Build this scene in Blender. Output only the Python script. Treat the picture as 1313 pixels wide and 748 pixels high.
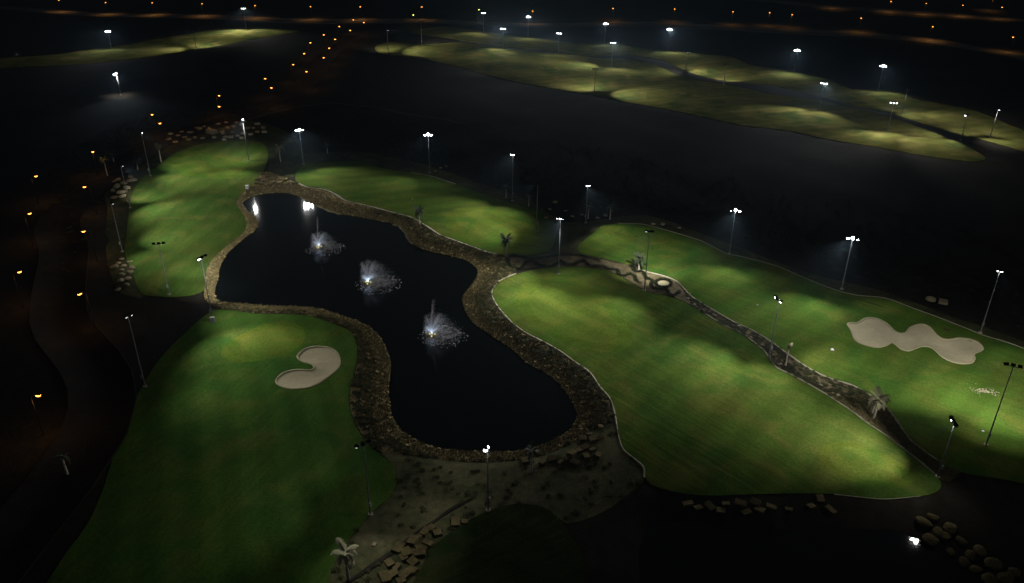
import bpy, bmesh, math, random
import numpy as np
from mathutils import Vector, Matrix, noise
from mathutils.geometry import delaunay_2d_cdt
random.seed(7); np.random.seed(7)
S = bpy.context.scene
for o in list(bpy.data.objects): bpy.data.objects.remove(o)
C = S.collection

# ------------------------------------------------------------------ camera
W_, H_ = 1313.0, 748.0            # photo size used for measuring
F_ = 1021.0                       # 28 mm lens
CAMH = 80.0
PITCH = math.atan(525.0/F_)       # below the horizon
ROLL = math.atan(16.5/1986.0)
cam_d = bpy.data.cameras.new('camera'); cam = bpy.data.objects.new('camera', cam_d); C.objects.link(cam)
cam_d.sensor_width = 36.0; cam_d.lens = 36.0*F_/W_; cam_d.clip_start = 0.5; cam_d.clip_end = 30000
R_ = Matrix.Rotation(math.pi/2-PITCH, 4, 'X') @ Matrix.Rotation(ROLL, 4, 'Z')
cam.matrix_world = Matrix.Translation((0, 0, CAMH)) @ R_
S.camera = cam
RM = np.array(R_.to_3x3())

# ------------------------------------------------------------------ world and exposure: a moonless night
wd = bpy.data.worlds.new('World'); S.world = wd; wd.use_nodes = True
wn = wd.node_tree.nodes; wl = wd.node_tree.links
bgn = wn['Background']; bgn.inputs['Color'].default_value = (0.92, 0.95, 1.0, 1); bgn.inputs['Strength'].default_value = 0.027
S.view_settings.view_transform = 'Standard'; S.view_settings.look = 'None'
S.view_settings.exposure = 0.0; S.view_settings.gamma = 1.0
S.cycles.use_denoising = True
S.cycles.max_bounces = 4; S.cycles.diffuse_bounces = 0; S.cycles.glossy_bounces = 2
S.cycles.transparent_max_bounces = 8; S.cycles.volume_bounces = 0
S.cycles.caustics_reflective = False; S.cycles.caustics_refractive = False
S.cycles.use_light_tree = True
S.cycles.sample_clamp_direct = 0; S.cycles.sample_clamp_indirect = 3
FLOOD = 15000.0                   # watts of one floodlight head
SODIUM = 1100.0
HAZE = 0.00018

# ------------------------------------------------------------------ pixel <-> world helpers
def ray(px, py):
    d = RM @ np.array([(px-W_/2)/F_, -(py-H_/2)/F_, -1.0])
    return d
def unp(px, py, z=0.0):
    d = ray(px, py); t = (z-CAMH)/d[2]
    return np.array([d[0]*t, d[1]*t])
def proj(x, y, z):
    v = RM.T @ np.array([x, y, z-CAMH])
    return W_/2 + F_*v[0]/-v[2], H_/2 - F_*v[1]/-v[2]
def smooth_poly(P, n=4, closed=True):
    P = np.array(P, float); N = len(P); out = []
    rng = range(N) if closed else range(N-1)
    for i in rng:
        if closed: a, b, c, d = P[i-1], P[i], P[(i+1) % N], P[(i+2) % N]
        else: a, b, c, d = P[max(i-1, 0)], P[i], P[i+1], P[min(i+2, N-1)]
        for k in range(n):
            t = k/n
            out.append(0.5*((2*b)+(-a+c)*t+(2*a-5*b+4*c-d)*t*t+(-a+3*b-3*c+d)*t**3))
    if not closed: out.append(P[-1])
    return np.array(out)
def inside(pts, poly):
    x, y = pts[:, 0], pts[:, 1]; r = np.zeros(len(pts), bool); n = len(poly)
    if len(pts) < 400:
        x0, y0 = poly[:, 0], poly[:, 1]; x1, y1 = np.roll(x0, -1), np.roll(y0, -1); dy = np.where(y1 == y0, 1, y1-y0)
        c = ((y0[None] > y[:, None]) != (y1[None] > y[:, None])) & (x[:, None] < (x1-x0)*(y[:, None]-y0)/dy+x0)
        return c.sum(1) % 2 == 1
    for i in range(n):
        x0, y0 = poly[i]; x1, y1 = poly[(i+1) % n]
        if y0 == y1: continue
        c = ((y0 > y) != (y1 > y)) & (x < (x1-x0)*(y-y0)/(y1-y0)+x0)
        r ^= c
    return r
def pdist(pts, poly, closed=True):
    if len(pts) < 400:
        a = poly if closed else poly[:-1]; b = np.roll(poly, -1, 0) if closed else poly[1:]
        ab = b-a; L = np.maximum((ab**2).sum(1), 1e-9); ap = pts[:, None]-a[None]
        t = np.clip((ap*ab[None]).sum(2)/L, 0, 1); d = ap-t[..., None]*ab[None]
        return np.sqrt((d**2).sum(2).min(1))
    best = np.full(len(pts), 1e18); n = len(poly)
    for i in range(n if closed else n-1):
        a = poly[i]; b = poly[(i+1) % n]; ab = b-a; L = (ab**2).sum()
        if L < 1e-9: continue
        t = np.clip(((pts-a) @ ab)/L, 0, 1)
        d = pts-(a+t[:, None]*ab)
        best = np.minimum(best, (d**2).sum(1))
    return np.sqrt(best)
def sdist(pts, poly):            # positive outside
    d = pdist(pts, poly); return np.where(inside(pts, poly), -d, d)
def sstep(a, b, x):
    t = np.clip((x-a)/(b-a), 0, 1); return t*t*(3-2*t)

# ------------------------------------------------------------------ outlines measured on the photograph
LAKE = [(279.5,358),(282,342.6),(292,325),(312,307),(328,294),(331,285),(324,276),(313,268),(311,261),(317.6,255),(330,250),(350,248),(368,248),(386,253.7),(406,264),(419,270),(437,275),(457,278),(482,283),(508,289),(518,298),(523,309.6),(538,318.5),(558.7,325),(584,330),(599,335),(611,345),(612,356),(603,369),(593,382),(597,400),(608,416),(625,428),(660,451),(675,466),(700,479),(718,494),(731,512),(739,527),(738,541),(729,553),(712,564),(690,573),(660,579),(620,580),(580,578),(550,572),(526,561),(511,548),(502,533),(499,515),(498,497),(501,471),(496,451),(487,433),(475,421),(457,412),(431.6,403),(406,396),(381,394),(350,393),(320,391),(295,389),(280,386),(275,375)]
LAKE2 = [(822,760),(824,705),(838,676),(876,671),(914,678),(952,687),(990,690),(1034,682),(1105,679),(1140,682),(1182,697),(1208,719),(1226,748),(1232,800),(820,800)]
BANK = [(262,374),(264,353),(270,337),(287,320),(305,306),(316,293),(314,279),(304,263),(305,256),(312,247),(322,239),(328,228),(340,221),(352,223),(366,229),(380,235),(393,240),(416,243),(431,251),(442,257.5),(462,262.6),(487.5,269),(508,274.5),(528,280),(546,290.5),(564,302),(584,309.6),(602,316),(622,323),(637,327),(652,334),(662,342),(660,349),(645,358),(635,367),(631,378),(637,393),(650,408),(660,417.5),(675,428),(695.6,438.6),(718,451),(739,466.5),(756.5,479),(769,497),(782,512),(787,527.5),(788,540),(770,545),(750,556),(725,572),(690,585),(650,591),(600,592),(550,587),(515,582),(490,580),(474,569),(457,545),(449,522),(449,502),(457,471),(459,446),(452,426),(431,416),(401,406),(368,402),(330,402),(300,398),(275,394),(264,385)]
TURF_A = [(203,213),(228,195),(264,184),(300,181),(335,184),(344,196),(341,213),(332,228),(322,239),(312,247),(304,256),(304,264),(314,279),(316,293),(305,306),(287,320),(270,337),(264,353),(262,372),(240,380),(205,381),(180,376),(170,350),(160,325),(163,294),(166,264),(173,241),(186,226)]
TURF_B = [(277,398),(300,399),(330,403),(368,403.5),(401,407),(431,417),(451,427),(458,446),(456,471),(448,502),(448,522),(456,546),(472,570),(488,584),(505,599),(508,619),(500,637),(477,657),(462,675),(442,698),(429,721),(421,748),(412,800),(20,800),(60,748),(86,708),(104,685),(119,660),(135,620),(150,570),(170,520),(195,475),(211,454),(240,425),(262,406)]
TURF_C = [(380,222),(393,212),(431,208),(462,207.5),(492,217),(528,222),(558,228),(584,237),(610,246),(635,254),(660,262),(690,271),(706,285),(712,305),(704,322),(680,327),(655,329),(635,326),(622,322.5),(602,315),(584,308.6),(564,301),(546,289.5),(528,279),(508,273.5),(487,268),(462,261.6),(442,256.5),(431,250),(416,242),(393,239),(380,234)]
TURF_D = [(632,372),(642,360),(660,353),(680,347),(706,343),(744,343),(774,347),(797,356),(830,375),(856,380),(881,390),(904,404),(927,418),(947,427),(962,437),(980,452),(986,460),(996,473),(1013,481),(1044,498),(1067,512),(1092,528.5),(1113,544),(1135,559),(1161,579),(1184,597),(1199,610),(1207,622),(1200,632),(1180,637),(1135,641),(1069,634),(980,634),(900,636),(845,626),(826,612),(824,600),(812,588),(799,577),(793,560),(791,548),(787,527.5),(782,512),(769,497),(756.5,479),(739,466.5),(718,451),(695.6,438.6),(675,428),(660,417.5),(650,408),(637,393),(631,380)]
TURF_E = [(742,316),(756,303),(772,292),(792,287),(822,287.5),(848,294),(878,303),(899,309.6),(914,317),(932,326),(952,330),(990,340),(1011,348),(1034,358),(1067,371),(1097,379),(1135,383),(1168,395),(1201,407),(1237,421),(1262,431),(1288,438.6),(1313,447.5),(1430,490),(1450,660),(1313,621),(1262,612),(1232,606),(1201,591.5),(1176,573),(1161,558),(1148,538),(1133,520),(1115,507),(1092,494.5),(1067,487),(1041,475.4),(1016,459),(998,446),(983,435),(965,424.6),(939.5,413),(914,398),(888.7,382.7),(876,370),(868,361.6),(853,355),(825,347.6),(812,341),(790,336),(769,331),(744,325)]
TURF_F = [(516,800),(531,748),(543,723),(553.6,703),(579,682.5),(599,670),(625,656),(660,647),(675,647),(695.6,651),(713,662),(735,690),(748,720),(754,760),(756,800)]
TURF_G = [(-120,95),(-60,84),(0,77),(60,72),(120,65),(180,55),(230,47),(270,41),(330,37),(375,37.5),(380,42),(320,52.5),(250,66.5),(190,74.5),(130,80.5),(80,84.5),(0,88),(-60,98),(-120,108)]
TURF_H = [(530,41),(560,36.5),(590,38),(650,45),(700,52),(740,56),(780,55),(810,62),(850,65),(880,67),(900,72),(940,76),(960,88),(1000,92),(1040,98),(1060,104),(1090,117),(1130,117),(1155,122),(1170,130),(1210,136),(1240,142),(1270,153),(1313,168),(1420,200),(1420,235),(1313,195),(1250,178),(1200,165),(1130,146),(1060,129),(1000,113),(960,108),(920,102),(880,92),(850,80),(800,73),(760,73),(700,66),(640,62),(580,52),(535,46)]
TURF_I = [(483,60),(500,55),(520,58),(545,60),(580,57),(600,59),(640,64),(680,68),(720,70),(760,75),(800,77),(840,84),(870,97),(900,104),(940,111),(980,120),(1020,126),(1060,133),(1140,152),(1180,165),(1230,185),(1262,201),(1255,207),(1230,206),(1190,201),(1150,195),(1100,187),(1050,178),(1000,168),(950,161),(900,150),(860,142),(800,132),(760,123),(700,113),(660,106),(620,98),(600,90),(560,80),(540,73),(500,70),(483,66)]
DIRT = [(467,556),(474,569),(490,583),(505,599),(508,619),(500,637),(477,657),(462,675),(442,698),(429,721),(421,748),(412,800),(516,800),(531,748),(543,723),(553.6,703),(579,682.5),(599,670),(625,656),(660,647),(675,647),(695.6,651),(711,660),(726,671),(749,667),(782,652),(812,629),(826,615),(825,600),(812.5,588.5),(799,577),(793,560),(788,535),(760,520),(640,540),(500,520)]
BED = [(640,344),(646,333),(660,328.6),(690,331),(721,326),(744,326),(769,332),(790,337),(812.5,341.5),(825,347.6),(853,355),(868,361.6),(876,370),(888.7,382.7),(914,398),(939.5,413),(965,424.6),(990,440),(998,446),(1016,459),(1041.4,475.4),(1067,487),(1092,494.5),(1115,507),(1133,520),(1148,537.7),(1163,560),(1176,573),(1201.5,591),(1232,606),(1215,618),(1199,609),(1184,596),(1161,578),(1135,558),(1112.6,543),(1092,527.5),(1067,511),(1044,497),(1013.5,480.5),(996,472),(985.5,459),(980,451),(962,436),(947,426),(927,417),(904,403),(881,389),(855.6,379),(830,374),(797,355),(774,346),(744,342.6),(706,342.6),(660,345),(650,350)]
def rs(pts, ox, oy, k): return [(x/k+ox, y/k+oy) for x, y in pts]
BUNK1 = rs([(204,352),(215,333),(245,311),(290,300),(350,300),(390,315),(410,340),(416,380),(400,412),(360,445),(310,480),(250,503),(180,508),(130,498),(100,480),(97,460),(120,435),(160,418),(210,412),(260,415),(284,407),(285,392),(265,380),(230,372)], 330, 370, 3.936)
BUNK2 = rs([(405,193),(425,188),(455,188),(490,170),(530,166),(575,178),(610,198),(640,225),(670,238),(700,235),(720,212),(750,200),(785,196),(820,210),(850,240),(880,260),(920,265),(970,257),(1030,263),(1070,280),(1090,303),(1080,318),(1045,335),(1048,360),(1030,382),(990,386),(940,378),(890,355),(850,320),(820,302),(780,300),(750,310),(715,322),(680,315),(655,295),(630,280),(600,295),(560,303),(510,295),(465,280),(440,260),(430,235),(417,212)], 983, 370, 3.936)
# putting greens: centre px, half axes px, angle (deg in picture)
GREENS = [((268,213),(44,15),4), ((340,440),(44,21),-12), ((625,291),(52,20),10), ((735,402),(72,33),20), ((830,310),(48,13),14), ((1108,597),(52,22),22)]
def ell(c, a, ang, n=28):
    t = np.linspace(0, 2*math.pi, n, endpoint=False); ca, sa = math.cos(math.radians(ang)), math.sin(math.radians(ang))
    x, y = a[0]*np.cos(t), a[1]*np.sin(t)
    return [(c[0]+x[i]*ca-y[i]*sa, c[1]+x[i]*sa+y[i]*ca) for i in range(n)]

WZ = -1.15
def wpoly(px, z=0.0, n=3): return np.array([unp(x, y, z) for x, y in smooth_poly(px, n)])
LK = wpoly(LAKE, WZ); LK2 = wpoly(LAKE2, WZ, 2)
B1 = wpoly(BUNK1); B2 = wpoly(BUNK2)
# mounds: px, height m, radius m (x, y)
MOUNDS = [((265,228),.9,9,5),((300,200),.7,12,7),((345,447),1.0,8,5),((300,430),.8,7,4),((620,282),1.0,15,9),((520,235),.9,14,9),((740,415),1.1,12,8),((690,378),.8,9,6),((790,440),.8,8,8),((820,318),1.2,12,8),((930,365),.8,16,8),((1050,420),.9,14,8),((1190,420),1.3,14,5),((1130,408),1.2,9,4),((930,480),.9,12,8),((1010,530),.7,12,6),((1120,600),.9,8,6),((1230,520),.6,12,8),((230,300),.5,10,8),
  ((560,45),3,30,14),((680,55),3,40,14),((780,62),4,28,12),((860,75),4,34,14),((950,88),4.5,26,12),((1040,110),3.5,30,12),((1120,128),4,28,12),((1220,150),3,34,12),
  ((510,62),3,22,9),((600,66),4,26,10),((650,84),3.5,24,10),((700,90),3,22,9),((760,100),3.5,26,12),((640,100),2.5,16,7),((850,118),3,26,10),((930,135),3,26,8),((1010,148),3,26,8),((1090,170),3,26,8),((1170,185),2.5,22,7),
  ((250,52),3,34,12),((150,68),3,40,14),((50,78),2.5,34,12),((330,42),2.5,30,12)]
MW = [(unp(*m[0]), m[1]*(.34 if m[0][1] < 205 else (.22 if m[0][0] < 340 else .34)), m[2], m[3]) for m in MOUNDS]
ROADL_PX = None
def base_h(P):
    P = np.atleast_2d(P); h = np.zeros(len(P)); x, y = P[:, 0], P[:, 1]
    h += .12*np.sin(x*.09+1.3*np.sin(y*.06))*np.sin(y*.11+.8) + .05*np.sin(x*.21+y*.17)+.03*np.sin(x*.37-y*.31+1)
    h += np.clip((y-330)/200, 0, 1)*(.6*np.sin(x*.045+y*.02)+.5*np.sin(y*.09+x*.03))
    for c, a, rx, ry in MW: h += a*np.exp(-(((x-c[0])/rx)**2+((y-c[1])/ry)**2))
    return h
def height(P):
    P = np.atleast_2d(np.asarray(P, float)); h = base_h(P)
    def box(L, m):
        lo, hi = L.min(0)-m, L.max(0)+m
        return ((P > lo) & (P < hi)).all(1)
    if len(P):
        for L, bw in ((LK, 6.5), (LK2, 7.0)):
            k = box(L, bw+.5)
            if not k.any(): continue
            d = sdist(P[k], L); hh = h[k]
            h[k] = np.where(d > 0, WZ-.02+(hh-WZ)*sstep(-.6, bw, d)**.9 - 0.02, np.maximum(WZ-.05-.55*(-d)**.9, -4))
        for B in (B1, B2):
            k = box(B, 4)
            if not k.any(): continue
            d = sdist(P[k], B); h[k] += -.32*sstep(-.1, 3.0, -d) + .14*np.exp(-((d-1.0)/1.1)**2)
    return h
def hz(x, y): return float(height([[x, y]])[0])
def ground_at(px, py, dz=0.0):       # point on the terrain that the photograph shows at a pixel
    z = 0.0
    for _ in range(6):
        p = unp(px, py, z+dz); z = .5*z+.5*hz(*p)
    p = unp(px, py, z+dz)
    return np.array([p[0], p[1], z])
def top_for(base, ytop):
    lo, hi = 0.0, 40.0
    for _ in range(40):
        m = (lo+hi)/2
        if proj(base[0], base[1], base[2]+m)[1] > ytop: lo = m
        else: hi = m
    return lo

# ------------------------------------------------------------------ materials
def new_mat(name):
    m = bpy.data.materials.new(name); m.use_nodes = True; nt = m.node_tree
    return m, nt, nt.nodes, nt.links, nt.nodes['Principled BSDF']
def simple(name, col, rough=.7, metal=0.0, var=.15, scale=4.0):
    m, nt, N, L, b = new_mat(name)
    b.inputs['Roughness'].default_value = rough; b.inputs['Metallic'].default_value = metal; b.inputs['Specular IOR Level'].default_value = .5 if rough < .7 else .08
    tc = N.new('ShaderNodeTexCoord'); n = N.new('ShaderNodeTexNoise'); n.inputs['Scale'].default_value = scale; n.inputs['Detail'].default_value = 4
    r = N.new('ShaderNodeMapRange'); r.inputs[3].default_value = 1-var; r.inputs[4].default_value = 1+var
    mx = N.new('ShaderNodeMix'); mx.data_type = 'RGBA'; mx.blend_type = 'MULTIPLY'; mx.inputs[0].default_value = 1
    mx.inputs[6].default_value = (*col, 1)
    L.new(tc.outputs['Object'], n.inputs['Vector']); L.new(n.outputs['Fac'], r.inputs[0]); L.new(r.outputs[0], mx.inputs[7]); L.new(mx.outputs[2], b.inputs['Base Color'])
    return m
def soil(name, cols, rough=.95, scales=(.05, .6, 5.0), bump=.6, bdist=.15, speck=None):
    """patchy ground: cols = list of (position, colour); large, middle and fine noise summed"""
    m, nt, N, L, b = new_mat(name); b.inputs['Roughness'].default_value = rough; b.inputs['Specular IOR Level'].default_value = .05
    g = N.new('ShaderNodeNewGeometry'); ns = []
    for s, d, dist in zip(scales, (3, 5, 6), (.6, .3, 0)):
        n = N.new('ShaderNodeTexNoise'); n.inputs['Scale'].default_value = s; n.inputs['Detail'].default_value = d; n.inputs['Distortion'].default_value = dist
        L.new(g.outputs['Position'], n.inputs['Vector']); ns.append(n)
    a = N.new('ShaderNodeMath'); a.operation = 'MULTIPLY_ADD'; a.inputs[1].default_value = .45
    a2 = N.new('ShaderNodeMath'); a2.operation = 'MULTIPLY_ADD'; a2.inputs[1].default_value = .35
    a3 = N.new('ShaderNodeMath'); a3.operation = 'MULTIPLY'; a3.inputs[1].default_value = .2
    L.new(ns[2].outputs['Fac'], a3.inputs[0]); L.new(ns[1].outputs['Fac'], a2.inputs[0]); L.new(a3.outputs[0], a2.inputs[2])
    L.new(ns[0].outputs['Fac'], a.inputs[0]); L.new(a2.outputs[0], a.inputs[2])
    cr = N.new('ShaderNodeValToRGB'); e = cr.color_ramp.elements
    e[0].position, e[0].color = cols[0][0], (*cols[0][1], 1); e[1].position, e[1].color = cols[-1][0], (*cols[-1][1], 1)
    for p, c in cols[1:-1]: q = e.new(p); q.color = (*c, 1)
    L.new(a.outputs[0], cr.inputs[0]); L.new(cr.outputs[0], b.inputs['Base Color'])
    bp = N.new('ShaderNodeBump'); bp.inputs['Strength'].default_value = bump; bp.inputs['Distance'].default_value = bdist
    L.new(ns[2].outputs['Fac'], bp.inputs['Height']); L.new(bp.outputs[0], b.inputs['Normal'])
    return m
def turf(name, olive, green, deep, ang, mow=.35, bs=.4):
    """mown grass: broad olive and deep green drifts, arcs left by the mower, fine blades grain"""
    m, nt, N, L, b = new_mat(name); b.inputs['Roughness'].default_value = .95; b.inputs['Specular IOR Level'].default_value = 0
    g = N.new('ShaderNodeNewGeometry')
    def noi(s, d, dist, vec=None):
        n = N.new('ShaderNodeTexNoise'); n.inputs['Scale'].default_value = s; n.inputs['Detail'].default_value = d; n.inputs['Distortion'].default_value = dist
        L.new(vec or g.outputs['Position'], n.inputs['Vector']); return n
    n1 = noi(.045, 3, 1.2); n2 = noi(.13, 5, .9)
    mp = N.new('ShaderNodeMapping'); mp.inputs['Rotation'].default_value = (0, 0, ang); mp.vector_type = 'TEXTURE'; mp.inputs['Scale'].default_value = (11, 1.1, 1)
    L.new(g.outputs['Position'], mp.inputs['Vector']); n3 = noi(1.0, 4, .5, mp.outputs[0]); n4 = noi(2.6, 6, .2)
    def mixc(fac, a, bb, lo, hi):
        r = N.new('ShaderNodeMapRange'); r.inputs[1].default_value = lo; r.inputs[2].default_value = hi; L.new(fac, r.inputs[0])
        x = N.new('ShaderNodeMix'); x.data_type = 'RGBA'; L.new(r.outputs[0], x.inputs[0])
        for s, v in ((6, a), (7, bb)):
            if isinstance(v, tuple): x.inputs[s].default_value = (*v, 1)
            else: L.new(v, x.inputs[s])
        return x.outputs[2]
    c = mixc(n1.outputs['Fac'], deep, green, .35, .55); c = mixc(n2.outputs['Fac'], c, olive, .45, .8)
    def mul(c, fac, lo, hi):
        r = N.new('ShaderNodeMapRange'); r.inputs[1].default_value = .25; r.inputs[2].default_value = .75; r.inputs[3].default_value = lo; r.inputs[4].default_value = hi; L.new(fac, r.inputs[0])
        x = N.new('ShaderNodeMix'); x.data_type = 'RGBA'; x.blend_type = 'MULTIPLY'; x.inputs[0].default_value = 1; L.new(c, x.inputs[6]); L.new(r.outputs[0], x.inputs[7]); return x.outputs[2]
    mw_ = N.new('ShaderNodeMapping'); mw_.inputs['Rotation'].default_value = (0, 0, ang); L.new(g.outputs['Position'], mw_.inputs['Vector'])
    wv = N.new('ShaderNodeTexWave'); wv.bands_direction = 'Y'; wv.inputs['Scale'].default_value = .055; wv.inputs['Distortion'].default_value = 3.5; wv.inputs['Detail'].default_value = 1.5; wv.inputs['Detail Scale'].default_value = .25
    L.new(mw_.outputs[0], wv.inputs['Vector']); c = mul(c, wv.outputs['Fac'], .93, 1.07)
    c = mul(c, n3.outputs['Fac'], 1-mow, 1+mow); c = mul(c, n4.outputs['Fac'], .76, 1.24)
    L.new(c, b.inputs['Base Color'])
    bp = N.new('ShaderNodeBump'); bp.inputs['Strength'].default_value = bs; bp.inputs['Distance'].default_value = .25
    ad = N.new('ShaderNodeMath'); ad.operation = 'ADD'; L.new(n3.outputs['Fac'], ad.inputs[0]); L.new(n2.outputs['Fac'], ad.inputs[1])
    L.new(ad.outputs[0], bp.inputs['Height']); L.new(bp.outputs[0], b.inputs['Normal'])
    return m
def emit(name, col, s):
    m = bpy.data.materials.new(name); m.use_nodes = True; N = m.node_tree.nodes; N.clear()
    e = N.new('ShaderNodeEmission'); e.inputs[0].default_value = (*col, 1); e.inputs[1].default_value = s
    o = N.new('ShaderNodeOutputMaterial'); m.node_tree.links.new(e.outputs[0], o.inputs[0])
    m.cycles.emission_sampling = 'NONE'
    return m
M = {}
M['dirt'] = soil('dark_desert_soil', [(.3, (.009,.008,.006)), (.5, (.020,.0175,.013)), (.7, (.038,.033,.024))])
M['pale'] = soil('pale_sandy_soil', [(.3, (.022,.028,.012)), (.46, (.060,.066,.030)), (.58, (.11,.104,.052)), (.75, (.18,.165,.10))], scales=(.14, .9, 6))
M['bank'] = soil('golden_gravel_bank', [(.3, (.11,.09,.045)), (.5, (.17,.138,.07)), (.7, (.25,.205,.11))], scales=(.12, 1.2, 4.5), bump=1, bdist=.3)
M['bed'] = soil('planting_bed_soil', [(.3, (.055,.047,.024)), (.48, (.12,.10,.055)), (.66, (.24,.205,.12))], scales=(.2, 1.0, 5), bump=1, bdist=.3)
M['sand'] = soil('bunker_sand', [(.3, (.38,.335,.22)), (.5, (.46,.41,.275)), (.7, (.54,.485,.33))], scales=(.25, 1.2, 8), bump=.5, bdist=.08)
nt_ = M['sand'].node_tree; b__ = nt_.nodes['Principled BSDF']; w__ = nt_.nodes.new('ShaderNodeTexWave'); w__.inputs['Scale'].default_value = 1.1; w__.inputs['Distortion'].default_value = 9; w__.inputs['Detail'].default_value = 2; w__.inputs['Detail Scale'].default_value = .35
g__ = nt_.nodes.new('ShaderNodeNewGeometry'); nt_.links.new(g__.outputs['Position'], w__.inputs['Vector']); bp__ = nt_.nodes.new('ShaderNodeBump'); bp__.inputs['Strength'].default_value = .5; bp__.inputs['Distance'].default_value = .05
nt_.links.new(w__.outputs['Fac'], bp__.inputs['Height']); nt_.links.new([n for n in nt_.nodes if n.type == 'BUMP' and n != bp__][0].outputs[0], bp__.inputs['Normal']); nt_.links.new(bp__.outputs[0], b__.inputs['Normal'])
M['rim'] = soil('pale_sand_lip', [(.3, (.34,.31,.19)), (.7, (.50,.46,.30))], scales=(.4, 2, 9))
M['turf_a'] = turf('turf_left_fairway', (.120,.128,.032), (.070,.118,.022), (.048,.100,.019), 1.75, .11)
M['turf_b'] = turf('turf_near_left', (.090,.122,.026), (.052,.112,.019), (.034,.090,.018), 1.2, .11)
M['turf_c'] = turf('turf_beyond_lake', (.115,.126,.028), (.070,.117,.020), (.048,.098,.018), -.3, .10)
M['turf_d'] = turf('turf_right_of_lake', (.122,.130,.030), (.070,.118,.020), (.044,.095,.018), -.85, .13)
M['turf_e'] = turf('turf_far_right', (.112,.125,.026), (.064,.118,.018), (.042,.100,.017), -.75, .12)
M['turf_far'] = turf('turf_distant', (.20,.165,.06), (.11,.115,.030), (.055,.08,.022), -.35, .28)
M['green'] = turf('putting_green', (.130,.138,.027), (.084,.128,.020), (.056,.110,.017), .9, .06)
M['collar'] = turf('green_collar_turf', (.128,.136,.024), (.074,.124,.017), (.046,.102,.015), .3, .09)
M['worn'] = soil('worn_turf', [(.35, (.075,.118,.022)), (.5, (.11,.13,.04)), (.60, (.24,.21,.12))], scales=(.3, .9, 6))
M['turf_shade_tone'] = turf('turf_darkened_as_unlit', (.045,.05,.018), (.026,.042,.012), (.016,.030,.010), .6, .12)  # same grass as the fairways, its colour darkened for the missing light
M['asphalt'] = soil('asphalt', [(.35, (.010,.009,.008)), (.6, (.020,.018,.015))], scales=(.1, .8, 4))
M['road_far'] = soil('far_road_asphalt', [(.35, (.05,.045,.04)), (.6, (.10,.09,.08))], scales=(.1, .8, 4))
M['steel'] = simple('galvanised_steel', (.27,.275,.27), .5, .2, .08, 3)
M['lamp_pole'] = simple('dark_lamp_pole', (.06,.05,.045), .7)
M['black'] = simple('black_lamp_housing', (.02,.02,.022), .75)
M['box'] = simple('grey_cabinet', (.35,.36,.36), .6)
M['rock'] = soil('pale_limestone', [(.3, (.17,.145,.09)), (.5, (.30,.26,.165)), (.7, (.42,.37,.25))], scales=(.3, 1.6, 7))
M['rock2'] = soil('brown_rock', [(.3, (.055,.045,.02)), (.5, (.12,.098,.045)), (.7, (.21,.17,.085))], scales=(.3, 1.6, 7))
M['trunk'] = simple('palm_trunk', (.45,.41,.33), .9, var=.35, scale=6)
M['frond'] = simple('palm_frond', (.03,.045,.018), .6, var=.3, scale=3)
M['dryfrond'] = simple('dry_palm_frond', (.34,.33,.20), .8, var=.3, scale=3)
M['shrub'] = simple('dark_shrub_leaf', (.045,.048,.02), .8, var=.5, scale=.8)
M['hedge'] = simple('hedge_leaf', (.016,.022,.009), .8, var=.4, scale=2)
M['gravel'] = simple('golden_gravel', (.43,.335,.155), .9, var=.55, scale=.9)
M['dry'] = simple('dry_grass', (.23,.195,.09), .9, var=.4, scale=.7)
M['concrete'] = simple('pale_kerb', (.34,.32,.24), .85, var=.3, scale=.8)
M['white'] = simple('white_paint', (.8,.8,.78), .5)
M['yellow'] = simple('yellow_paint', (.7,.55,.08), .5)
M['drop'] = simple('water_spray', (.85,.87,.95), .6, var=0)
M['lens'] = emit('lit_floodlight_lens', (.90,.95,1), 32)
M['lens_glare'] = emit('glaring_floodlight_lens', (.84,.92,1), 110)
M['lens_ball'] = emit('small_round_lens', (.92,.96,1), 16)
M['lens_dim'] = emit('lit_floodlight_lens_dim', (.85,1,.92), 1.3)
M['sodium'] = emit('lit_sodium_lens', (1,.35,.05), 8)
M['sodium_y'] = emit('lit_yellow_lens', (.8,.9,.12), 10)
M['founlamp'] = emit('fountain_lamp_lens', (1,.80,.12), 1.6)
# water
m, nt, N, L, b = new_mat('lake_water')
b.inputs['Base Color'].default_value = (.002,.003,.003,1); b.inputs['Roughness'].default_value = .05; b.inputs['IOR'].default_value = 1.33
g = N.new('ShaderNodeNewGeometry'); n = N.new('ShaderNodeTexNoise'); n.inputs['Scale'].default_value = 1.3; n.inputs['Detail'].default_value = 4
bp = N.new('ShaderNodeBump'); bp.inputs['Strength'].default_value = .25; bp.inputs['Distance'].default_value = .035
L.new(g.outputs['Position'], n.inputs['Vector']); L.new(n.outputs['Fac'], bp.inputs['Height']); L.new(bp.outputs[0], b.inputs['Normal'])
M['water'] = m

# ------------------------------------------------------------------ object helpers
def link(name, me, parent=None, mat=None, loc=None):
    o = bpy.data.objects.new(name, me); C.objects.link(o)
    if mat is not None and me is not None and not me.materials: me.materials.append(mat)
    if parent is not None: o.parent = parent
    if loc is not None: o.location = loc
    return o
def mesh_from(name, V, Fc, smooth=False):
    me = bpy.data.meshes.new(name); me.from_pydata([tuple(v) for v in V], [], [tuple(f) for f in Fc]); me.update()
    if smooth: me.polygons.foreach_set('use_smooth', [True]*len(me.polygons))
    return me
def mesh_np(name, V, F, smooth=False):
    me = bpy.data.meshes.new(name); V = np.asarray(V, np.float32); F = np.asarray(F, np.int32)
    me.vertices.add(len(V)); me.vertices.foreach_set('co', V.ravel()); k = F.shape[1]
    me.loops.add(F.size); me.loops.foreach_set('vertex_index', F.ravel()); me.polygons.add(len(F))
    me.polygons.foreach_set('loop_start', np.arange(0, F.size, k, dtype=np.int32))
    me.update(calc_edges=True)
    if smooth: me.polygons.foreach_set('use_smooth', [True]*len(me.polygons))
    return me
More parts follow.
